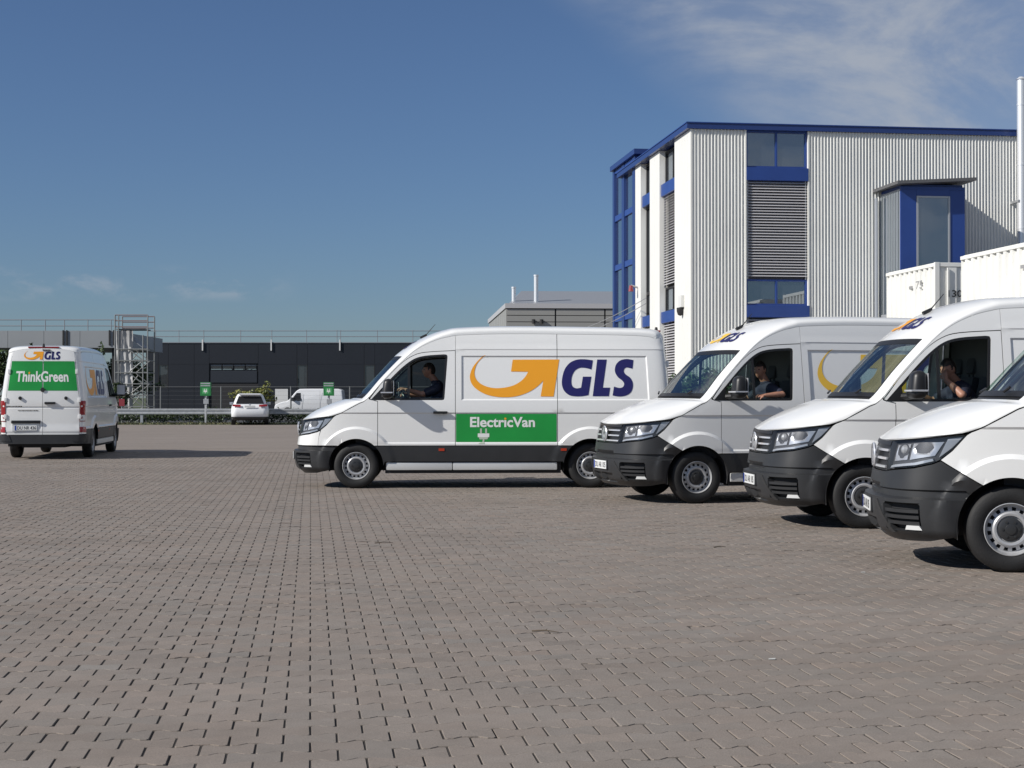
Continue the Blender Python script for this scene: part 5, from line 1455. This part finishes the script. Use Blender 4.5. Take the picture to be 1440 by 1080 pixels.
    st.tube((0.0, 0, 0), (-0.25, 0, -0.03), 0.05, 8)
    sw = st.build('steering_wheel', V_['trim'], root, True); sw.location = (1.78, -0.48, 1.37); sw.rotation_euler = (0, R(-32), 0)
    s = MB(); s.tube((2.55, -0.86, 1.3), (2.50, -0.80, 2.05), 0.012, 6); s.build('seat_belt', V_['trim'], root)
    return root

def place_van(v, X, Y, yaw, label, group='white parcel delivery vans'):
    """X, Y = ground contact of the left front wheel; yaw turns the tail away"""
    a = R(yaw); dx, dy = -WF, 0.98
    v.location = (X+dx*math.cos(a)-dy*math.sin(a), Y+dx*math.sin(a)+dy*math.cos(a), 0); v.rotation_euler = (0, 0, a)
    tag(v, label, 'van', group)
    return v
def origin_shift(root, x):
    for c in root.children: c.location.x -= x
van_b = build_van(False)
van_w = build_van(True)
place_van(van_w, -2.43, 23.85, 2.5, 'white parcel van seen in full side view with green ElectricVan film and orange arrow logo')
place_van(van_b, 2.48, 20.46, 14.9, 'white parcel van with dark bumper just behind the side-on van, driver leaning on the sill')
v3 = copy_tree(van_b); place_van(v3, 3.81, 16.52, 3.9, 'white parcel van second from the right edge, its driver holding a hand to the face')
v4 = copy_tree(van_b); place_van(v4, 4.05, 12.41, -7.0, 'nearest white parcel van, cut off by the right edge of the picture')
v5 = copy_tree(van_b)
for c in van_b.children:
    if c.name.split('.')[0] == 'arrow_emblem':
        c.material_slots[0].link = 'OBJECT'; c.material_slots[0].material = mat('yellow arrow decal', (0.80, 0.50, 0.06), 0.45)  # arrows on this van yellower than the shared orange decal
# seen from behind, rear wheels about 36.6 m away
def rear_place(v, Xr, Yr, head):
    a = math.atan2(-head[1], -head[0]); v.rotation_euler = (0, 0, a)
    # right rear wheel contact (local 4.665, +0.98)
    lx_, ly_ = WR, 0.98*0.955
    v.location = (Xr-(lx_*math.cos(a)-ly_*math.sin(a)), Yr-(lx_*math.sin(a)+ly_*math.cos(a)), 0)
v5.scale = (1.0, 0.955, 1.03)
rear_place(v5, (131.5-720)*36.3/2150, 36.3, (-0.115, 0.993))
tag(v5, 'white parcel van driving away at left, green ThinkGreen film on its rear doors', 'van', 'white parcel delivery vans')

# ================================================================== white car at the guardrail
def ring(w, y0, y1, r, n=5):
    """rounded rectangle in plan, half width w, from y0 to y1"""
    o = []
    for cx, cy, a0 in ((w-r, y1-r, 0), (-w+r, y1-r, 90), (-w+r, y0+r, 180), (w-r, y0+r, 270)):
        for k in range(n+1):
            a = R(a0+90*k/n); o.append((cx+r*math.cos(a), cy+r*math.sin(a)))
    return o
def loft(name, levels, m, parent, cap=True, sharp=R(35)):
    V = []; F = []; n = None
    for (z, w, y0, y1, r) in levels:
        q = ring(w, y0, y1, r); n = len(q); V += [(a, b, z) for a, b in q]
    for i in range(len(levels)-1):
        for k in range(n): F.append((i*n+k, i*n+(k+1) % n, (i+1)*n+(k+1) % n, (i+1)*n+k))
    if cap: F += [tuple(range(n))[::-1], tuple((len(levels)-1)*n+k for k in range(n))]
    return mk(name, V, F, m, parent, True, sharp)
CY = 77.4
car = tag(empty('parked_car', (Sx(351.5, CY), CY, 0), R(9.5)), 'white hatchback seen from behind at the guardrail, dark rear window', 'car')
cp_ = mat('white car paint', (0.78, 0.79, 0.80), 0.3, coat=0.5)
loft('body', [(0.30, 0.88, 0.12, 4.1, 0.25), (0.42, 0.93, 0.02, 4.2, 0.28), (0.62, 0.945, -0.03, 4.25, 0.30), (0.80, 0.94, 0.02, 4.22, 0.30), (0.93, 0.92, 0.09, 4.1, 0.30), (1.02, 0.885, 0.15, 3.7, 0.28), (1.045, 0.84, 0.20, 3.4, 0.25)], cp_, car)
loft('cabin', [(1.03, 0.85, 0.17, 3.25, 0.22), (1.20, 0.79, 0.27, 3.0, 0.2), (1.45, 0.69, 0.42, 2.5, 0.18), (1.56, 0.62, 0.46, 2.25, 0.16), (1.60, 0.52, 0.56, 2.1, 0.14)], cp_, car)
def quad(name, pts, m, parent, off=(0, 0, 0)):
    v = [Vector(p) for p in pts]; n = (v[1]-v[0]).cross(v[2]-v[0]).normalized()*0.02
    V = [p+Vector(off) for p in v]+[p+Vector(off)-n for p in v]
    return mk(name, V, [(0, 1, 2, 3), (7, 6, 5, 4), (0, 4, 5, 1), (1, 5, 6, 2), (2, 6, 7, 3), (3, 7, 4, 0)], m, parent)
quad('rear_window', [(-0.70, 0.185, 1.09), (0.70, 0.185, 1.09), (0.56, 0.405, 1.46), (-0.56, 0.405, 1.46)], V_['trim'], car, (0, -0.012, 0))
b = MB(); b.box(-0.54, 0.54, 0.24, 0.48, 1.53, 1.575, 0.012); b.build('rear_spoiler', cp_, car)
for s in (-1, 1):
    quad('tail_lamp', [(s*0.46, 0.035, 0.93), (s*0.88, 0.10, 0.95), (s*0.86, 0.12, 1.05), (s*0.46, 0.10, 1.03)][::s], V_['red'], car, (0, -0.035, 0))
    for k, (y0, y1) in enumerate(((0.62, 1.45), (1.5, 2.3))): quad('side_window', [(s*0.845, y0-0.1*(k == 0), 1.08), (s*0.845, y1+0.25*(k == 1), 1.08), (s*0.70, y1, 1.44), (s*0.70, y0, 1.44)][::s], V_['trim'], car, (s*0.012, 0, 0))
    m_ = MB(); m_.box(min(s*0.86, s*1.06), max(s*0.86, s*1.06), 2.5, 2.62, 1.02, 1.16, 0.03); m_.build('mirror', cp_, car, True)
    for y in (0.72, 3.38):
        t = MB(); t.lathe([(0.20, -0.11), (0.30, -0.11), (0.325, -0.08), (0.325, 0.08), (0.30, 0.11), (0.20, 0.11)], 28, axis='z'); 
        t.v = [(c, a, b_) for a, b_, c in t.v]; o = t.build('tyre', V_['rubber'], car, True); o.location = (s*0.83, y, 0.325)
        t = MB(); t.lathe([(0.0, s*0.09), (0.19, s*0.085), (0.21, s*0.10)], 20, axis='z'); t.v = [(c, a, b_) for a, b_, c in t.v]; t.build('rim', V_['rim'], o, True)
loft('lower_bumper', [(0.24, 0.80, 0.16, 4.0, 0.2), (0.34, 0.90, 0.03, 4.12, 0.25), (0.40, 0.937, 0.0, 4.15, 0.27), (0.46, 0.90, 0.06, 4.12, 0.27)], V_['black'], car)
b = MB(); b.box(-0.27, 0.27, -0.005, 0.02, 0.88, 0.99, 0.004); b.build('number_plate', V_['plate'], car)
b = MB(); b.lathe([(0.0, -0.02), (0.05, -0.015), (0.055, 0.0)], 16, (0, 0.07, 1.03)); b.build('badge', V_['reflector'], car, True)

# ================================================================== far white van behind the fence
fv = tag(empty('panel_van', (Sx(389, 114.0), 114.0, 0)), 'small plain white panel van in the distance behind the right green sign', 'van')
prof_ = [(0.0, 0.35), (-0.02, 0.62), (0.10, 0.86), (0.55, 1.05), (0.98, 1.16), (1.52, 1.78), (1.75, 1.95), (2.1, 2.02), (4.7, 2.02), (4.95, 1.92), (5.05, 1.1), (5.05, 0.35)]
pq = catmull(prof_[:9], 4).tolist()+prof_[9:]
rings_ = []
for (y, ins) in ((-0.95, 0.10), (-0.94, 0.04), (-0.88, 0.0), (0.88, 0.0), (0.94, 0.04), (0.95, 0.10)):
    L = scale_loop(pq, ins) if ins else np.array(pq); rings_.append([(a, y*(1-0.10*max(0, b_-1.1)), b_) for a, b_ in L])
V = [p for r_ in rings_ for p in r_]; n = len(pq)
F = [(i*n+k, i*n+(k+1) % n, (i+1)*n+(k+1) % n, (i+1)*n+k) for i in range(5) for k in range(n)]+[tuple(range(n))[::-1], tuple(5*n+k for k in range(n))]
o = mk('body', V, F, cp_, fv, True, R(30)); recalc(o)
quad('windscreen', [(1.03, -0.80, 1.20), (1.03, 0.80, 1.20), (1.53, 0.72, 1.80), (1.53, -0.72, 1.80)], V_['trim'], fv, (-0.012, 0, 0.012))
for s in (-1, 1):
    quad('side_window', [(1.18, s*0.962, 1.15), (1.95, s*0.962, 1.15), (1.92, s*0.895, 1.72), (1.62, s*0.895, 1.72)][::-s], V_['trim'], fv)
    for x in (0.95, 4.05):
        t = MB(); t.lathe([(0.19, -0.1), (0.30, -0.1), (0.33, -0.07), (0.33, 0.07), (0.30, 0.1), (0.19, 0.1)], 28); o = t.build('tyre', V_['rubber'], fv, True); o.location = (x, s*0.87, 0.33)
        t = MB(); t.lathe([(0.0, s*0.08), (0.19, s*0.09)], 20); t.build('rim', V_['rim'], o)
    m_ = MB(); m_.box(1.28, 1.42, min(s*0.95, s*1.15), max(s*0.95, s*1.15), 1.15, 1.38, 0.03); m_.build('mirror', V_['black'], fv, True)
    quad('headlamp', [(0.12, s*0.62, 0.80), (0.42, s*0.92, 0.86), (0.50, s*0.90, 1.0), (0.25, s*0.6, 0.95)][::-s], V_['reflector'], fv, (-0.04, 0, 0.01))
b = MB(); b.box(-0.04, 0.15, -0.80, 0.80, 0.33, 0.55, 0.03); b.build('bumper', V_['black'], fv)
b = MB(); b.box(2.02, 2.03, -0.963, -0.955, 0.5, 1.72); b.box(3.35, 3.36, -0.963, -0.955, 0.5, 1.85); o = b.build('door_seam', V_['trim'], fv); o['kind'] = 'stuff'

# ================================================================== drivers
PM = {'skin': mat('skin', (0.36, 0.18, 0.12), 0.5, var=0.08, vscale=30), 'shirt': mat('dark navy shirt', (0.013, 0.016, 0.035), 0.8, var=0.2, vscale=14),
      'trousers': mat('dark trousers', (0.02, 0.022, 0.028), 0.85), 'hair': mat('dark brown hair', (0.022, 0.014, 0.010), 0.6, var=0.3, vscale=60), 'eye': mat('eye', (0.03, 0.02, 0.015), 0.2), 'badge': mat('pale collar print', (0.5, 0.5, 0.48), 0.6)}
def eval_mesh(o):
    dg = bpy.context.evaluated_depsgraph_get(); dg.update()
    e = o.evaluated_get(dg); me = e.to_mesh()
    V = [tuple(v.co) for v in me.vertices]; F = [tuple(p.vertices) for p in me.polygons]
    e.to_mesh_clear(); me_ = o.data; bpy.data.objects.remove(o); bpy.data.meshes.remove(me_)
    return V, F
def capsule(p, q, r, r2, n=14):
    """closed tapered capsule"""
    p = Vector(p); q = Vector(q); d = q-p; L = d.length
    if L < 1e-5: d = Vector((0, 0, 1)); L = 1e-5
    d = d.normalized(); a = d.orthogonal().normalized(); b = d.cross(a)
    pr = [(r*math.sin(t), -r*math.cos(t)) for t in np.linspace(0.12, math.pi/2, 5)]+[(r2*math.cos(t), L+r2*math.sin(t)) for t in np.linspace(0, math.pi/2-0.12, 5)]
    V = []; F = []
    for (rr, h) in pr:
        for k in range(n):
            t = 2*math.pi*k/n; V.append(tuple(p+d*h+(a*math.cos(t)+b*math.sin(t))*rr))
    m = len(pr)
    for i in range(m-1):
        for k in range(n): F.append((i*n+k, i*n+(k+1) % n, (i+1)*n+(k+1) % n, (i+1)*n+k))
    F += [tuple(range(n))[::-1], tuple((m-1)*n+k for k in range(n))]
    return V, F
def chains(cs_):
    return [capsule(a[0], b[0], a[1], b[1]) for c in cs_ for a, b in zip(c[:-1], c[1:])]
def fuse(parts, base, voxel, smooth_it=3):
    """one continuous skin over overlapping closed pieces"""
    VV = []; FF = []
    for v, fc in parts:
        o_ = len(VV); VV += [tuple(Vector(p)-base) for p in v]; FF += [tuple(i+o_ for i in q) for q in fc]
    o = mk('figure', VV, FF, PM['skin'])
    r_ = o.modifiers.new('remesh', 'REMESH'); r_.mode = 'VOXEL'; r_.voxel_size = voxel
    sm_ = o.modifiers.new('smooth', 'SMOOTH'); sm_.iterations = smooth_it; sm_.factor = 0.5
    return eval_mesh(o)
def head_geo(c, fwd, tilt=0.0, grow=0.0, hair=False):
    bm = bmesh.new(); bmesh.ops.create_icosphere(bm, subdivisions=4, radius=1.0)
    f = Vector((fwd[0], fwd[1], 0)).normalized(); s = Vector((-f.y, f.x, 0)); up = Vector((0, 0, 1))
    if tilt: rot_ = Matrix.Rotation(tilt, 3, s); f = rot_@f; up = rot_@up
    for v in bm.verts:
        x, y, z = v.co
        g = lambda a, b, cc, w: math.exp(-((x-a)**2*0.0+(y-b)**2+(z-cc)**2)/w) if x > 0 else 0.0
        X = 0.098*x; Y = 0.075*y; Z = 0.120*z
        if z < -0.1: k = (-z-0.1); Y *= 1-0.28*k; X = X*(1-0.10*k)+0.012*k
        if x < 0: X *= 0.98
        if not hair:
            X += 0.024*g(0, 0, -0.13, 0.022)+0.013*g(0, 0, 0.06, 0.02)-0.010*(g(0, 0.42, 0.12, 0.03)+g(0, -0.42, 0.12, 0.03))+0.008*g(0, 0, -0.50, 0.03)+0.004*g(0, 0, -0.42, 0.004)-0.004*g(0, 0, -0.46, 0.003)+0.010*g(0, 0, -0.85, 0.04)+0.006*(g(0, 0.4, 0.28, 0.03)+g(0, -0.4, 0.28, 0.03))
        q = Vector((X, Y, Z)); q *= 1+grow
        v.co = Vector(c)+f*q.x+s*q.y+up*q.z
        v.tag = False
    if hair:
        dl = []
        for fa in bm.faces:
            m = sum(((v.co-Vector(c)) for v in fa.verts), Vector())/len(fa.verts)
            x, z, y = m.dot(f), m.dot(up), m.dot(s)
            if not (z > 0.055-0.0*x or (x < 0.028 and z > 0.0) or (x < -0.03 and z > -0.065)): dl.append(fa)
        bmesh.ops.delete(bm, geom=dl, context='FACES')
        bmesh.ops.solidify(bm, geom=bm.faces[:], thickness=0.01)
    else:
        for sd in (-1, 1):
            r = bmesh.ops.create_icosphere(bm, subdivisions=2, radius=1.0)
            for v in r['verts']: q = v.co.copy(); v.co = Vector(c)+f*(-0.005+0.018*q.x)+s*(sd*0.078+0.009*q.y)+up*(0.0+0.032*q.z)
    bm.verts.index_update()
    V = [tuple(v.co) for v in bm.verts]; F = [tuple(v.index for v in fa.verts) for fa in bm.faces]; bm.free()
    return V, F, (f, s, up)
def hand_chains(w, d, n, side=1):
    """palm and five unequal bent fingers; w wrist, d direction, n palm side"""
    w = Vector(w); d = Vector(d).normalized(); n = Vector(n); n = (n-d*n.dot(d)).normalized(); s = d.cross(n)*side
    ch = []; palm = w+d*0.045
    for k, L in enumerate((0.068, 0.078, 0.074, 0.058)):
        b0 = palm+d*0.0+s*(0.028-0.0185*k)*0.7; b1 = w+d*0.092+s*(0.030-0.0195*k)
        m1 = b1+(d*0.75+n*0.55).normalized()*L*0.5; m2 = m1+(d*0.25+n*0.95).normalized()*L*0.3; m3 = m2+(n*0.9-d*0.3).normalized()*L*0.25
        ch.append([(b0, 0.012), (b1, 0.0105), (m1, 0.0092), (m2, 0.0085), (m3, 0.0072)])
    t0 = w+d*0.025+s*0.02; t1 = t0+(s*0.75+d*0.6).normalized()*0.04; t2 = t1+(d*0.8+n*0.5+s*0.1).normalized()*0.032; t3 = t2+(d*0.6+n*0.8).normalized()*0.022
    ch.append([(t0, 0.014), (t1, 0.012), (t2, 0.010), (t3, 0.008)])
    return ch, palm
def make_driver(van, label, head, face, tilt, sh, larm, rarm, lh, rh):
    """coordinates in the van's own frame; sh = middle of the shoulders"""
    hp = Vector((2.27, -0.48, 1.13)); sh = Vector(sh); head = Vector(head)
    base = hp-Vector((0, 0, 0.06)); Y_ = Vector((0, 1, 0))
    nb = sh+Vector((0.0, 0, 0.035)); nt = head-Vector((-0.015, 0, 0.06))
    ls = sh+Vector((0, -0.185, -0.035)); rs = sh+Vector((0, 0.185, -0.035))
    def torso(g):
        o = []
        for t, r, w in ((0, 0.12, 0.07), (0.35, 0.112, 0.065), (0.7, 0.115, 0.085), (0.92, 0.085, 0.115)):
            c = hp.lerp(sh, t)+Vector((0.03*math.sin(math.pi*t), 0, 0)); o.append((c, r+g, w))
        return [capsule(a[0]+Y_*s_*a[2], b[0]+Y_*s_*b[2], a[1], b[1]) for a, b in zip(o[:-1], o[1:]) for s_ in (-1, -0.33, 0.33, 1)]+[capsule(ls, sh, 0.062+g, 0.085+g), capsule(rs, sh, 0.062+g, 0.085+g)]
    def arm(s, e, w):
        s, e, w = Vector(s), Vector(e), Vector(w)
        return [(s, 0.060), (s.lerp(e, 0.5), 0.052), (e, 0.043), (e.lerp(w, 0.35), 0.044), (w, 0.028)]
    lA = arm(ls, *larm); rA = arm(rs, *rarm)
    legs = []
    for s in (-1, 1):
        k = hp+Vector((-0.45, s*0.13, 0.06)); f = k+Vector((-0.22, 0, -0.42))
        legs.append([(hp+Vector((0, s*0.09, -0.01)), 0.100), (hp.lerp(k, 0.6)+Vector((0, s*0.03, 0.02)), 0.080), (k, 0.062), (k.lerp(f, 0.4), 0.060), (f, 0.044), (f+Vector((-0.16, 0, -0.04)), 0.036)])
    parts = torso(0.0)+chains([lA, rA]+legs+[[(nb-Vector((0, 0, 0.05)), 0.070), (nb, 0.060), (nt, 0.056), (head, 0.06)]])
    for (w, spec) in ((larm[1], lh), (rarm[1], rh)):
        ch, palm = hand_chains(w, *spec)
        w = Vector(w); d = Vector(spec[0]).normalized(); n_ = Vector(spec[1]); n_ = (n_-d*n_.dot(d)).normalized(); sd = d.cross(n_)
        parts += chains([[(w-d*0.02, 0.026), (palm+sd*q*0.6, 0.017), (w+d*0.088+sd*q, 0.013)] for q in (-0.026, -0.009, 0.009, 0.026)]+ch)
    hv, hf, (f, s, up) = head_geo(head, face, tilt); parts.append((hv, hf))
    VV, FF = fuse(parts, base, 0.0065, 2)
    me = bpy.data.meshes.new('person'); me.from_pydata(VV, [], FF); me.materials.append(PM['skin'])
    me.polygons.foreach_set('use_smooth', np.ones(len(me.polygons), dtype=bool))
    p = bpy.data.objects.new('person', me); COL.objects.link(p)
    rel = lambda v: [tuple(Vector(q)-base) for q in v]
    # shirt with short sleeves, trousers, hair, eyes
    def half(A): S_, E_ = Vector(A[0][0]), Vector(A[2][0]); return [(S_, 0.080), (S_.lerp(E_, 0.4), 0.072), (S_.lerp(E_, 0.66), 0.069)]
    VV, FF = fuse(torso(0.018)+chains([half(lA), half(rA), [(nb-Vector((0, 0, 0.05)), 0.088), (nb-Vector((0, 0, 0.015)), 0.076)]]), base, 0.010, 3)
    mk('shirt', VV, FF, PM['shirt'], p, True, R(80))
    VV, FF = fuse(chains([[(q, r+0.014) for q, r in L[:5]] for L in legs]+[[(hp+Vector((0, -0.09, -0.01)), 0.135), (hp+Vector((0, 0.09, -0.01)), 0.135)]]), base, 0.012, 3)
    mk('trousers', VV, FF, PM['trousers'], p, True, R(80))
    v, fc, _ = head_geo(head, face, tilt, 0.07, True); mk('hair', rel(v), fc, PM['hair'], p, True, R(80))
    for sd in (-1, 1):
        e = MB(); c = head+f*0.083+s*(sd*0.032)+up*0.016-base; e.tube(c-f*0.01, c+f*0.006, 0.011, 10, 0.006); e.build('eye', PM['eye'], p, True)
    e = MB(); c = nb.lerp(nt, 0.22)-base; e.lathe([(0.074, -0.02), (0.078, 0.008), (0.072, 0.022), (0.064, 0.018)], 24, tuple(c), 'z'); e.build('collar', PM['shirt'], p, True)
    a = van.rotation_euler.z; rot_ = Matrix.Rotation(a, 3, 'Z')
    p.location = van.location+rot_@base; p.rotation_euler = (0, 0, a)
    return tag(p, label, 'person', 'drivers in the vans')
make_driver(van_w, 'person in dark shirt driving the side-on van with both hands on the wheel', (2.13, -0.50, 1.85), (-1, -0.1), 0.0, (2.26, -0.49, 1.60),
            ((2.02, -0.74, 1.47), (1.76, -0.64, 1.545)), ((2.02, -0.24, 1.44), (1.80, -0.33, 1.46)), ((-1, 0.25, 0.25), (0, 0.3, -1)), ((-1, -0.25, 0.25), (0, -0.3, -1)))
make_driver(van_b, 'person in dark polo shirt resting a forearm on the open window sill of a van', (2.09, -0.58, 1.80), (-0.85, -0.55), 0.10, (2.20, -0.56, 1.555),
            ((2.26, -0.93, 1.462), (1.99, -0.965, 1.447)), ((2.02, -0.28, 1.40), (1.80, -0.34, 1.45)), ((-1, 0.05, -0.02), (0.0, 0.3, -1)), ((-1, -0.2, 0.2), (0, -0.3, -1)))
make_driver(v3, 'person in dark shirt, elbow on the sill and one hand raised to the mouth', (2.06, -0.60, 1.735), (-0.8, -0.45), 0.25, (2.20, -0.54, 1.525),
            ((2.10, -0.92, 1.450), (1.985, -0.74, 1.615)), ((1.98, -0.30, 1.38), (1.80, -0.36, 1.45)), ((-0.05, 0.35, 0.75), (0.6, 0.6, 0.1)), ((-1, -0.2, 0.2), (0, -0.3, -1)))

# ================================================================== small things lying on the yard
for k, (px, py, L, a, m_, lb) in enumerate(((767, 889, 0.085, -0.3, M['bark'], 'longest thin twig lying on the paving in the middle foreground'), (540, 764, 0.09, 0.2, M['bark'], 'short dry twig on the paving, left of the middle'), (1012, 770, 0.07, 0.5, M['bark'], 'short twig on the paving in front of the vans'))):
    Y = 2150*CAMH/(py-558); c = Vector((Sx(px, Y), Y, 0.006)); d = Vector((math.cos(a), math.sin(a), 0))*L
    b = MB(); b.tube(-d, Vector((0, 0, 0.008)), 0.005, 6, 0.004); b.tube(Vector((0, 0, 0.008)), d, 0.004, 6, 0.002); b.tube(Vector((0, 0, 0.006)), Vector((-d.y, d.x, 0.02))*0.5, 0.003, 5, 0.001)
    o = b.build('twig', m_, None, True); o.location = c; tag(o, lb, 'twig')
for k, (px, py) in enumerate(((1213, 805), (1085, 927))):
    Y = 2150*CAMH/(py-558); b = MB(); b.add([(-0.020, -0.010, 0.002), (0.016, -0.013, 0.003), (0.020, 0.009, 0.007), (-0.016, 0.012, 0.004)], [(0, 1, 2, 3)]); b.add([(-0.020, -0.010, 0.001), (0.016, -0.013, 0.002), (0.020, 0.009, 0.006), (-0.016, 0.012, 0.003)], [(3, 2, 1, 0)])
    o = b.build('paper_scrap', mat('grey paper', (0.42, 0.42, 0.40), 0.8)); o.location = (Sx(px, Y), Y, 0.001); tag(o, ('tiny white scrap of paper on the paving before the vans', 'tiny white scrap of paper lower right on the paving')[k], 'litter')
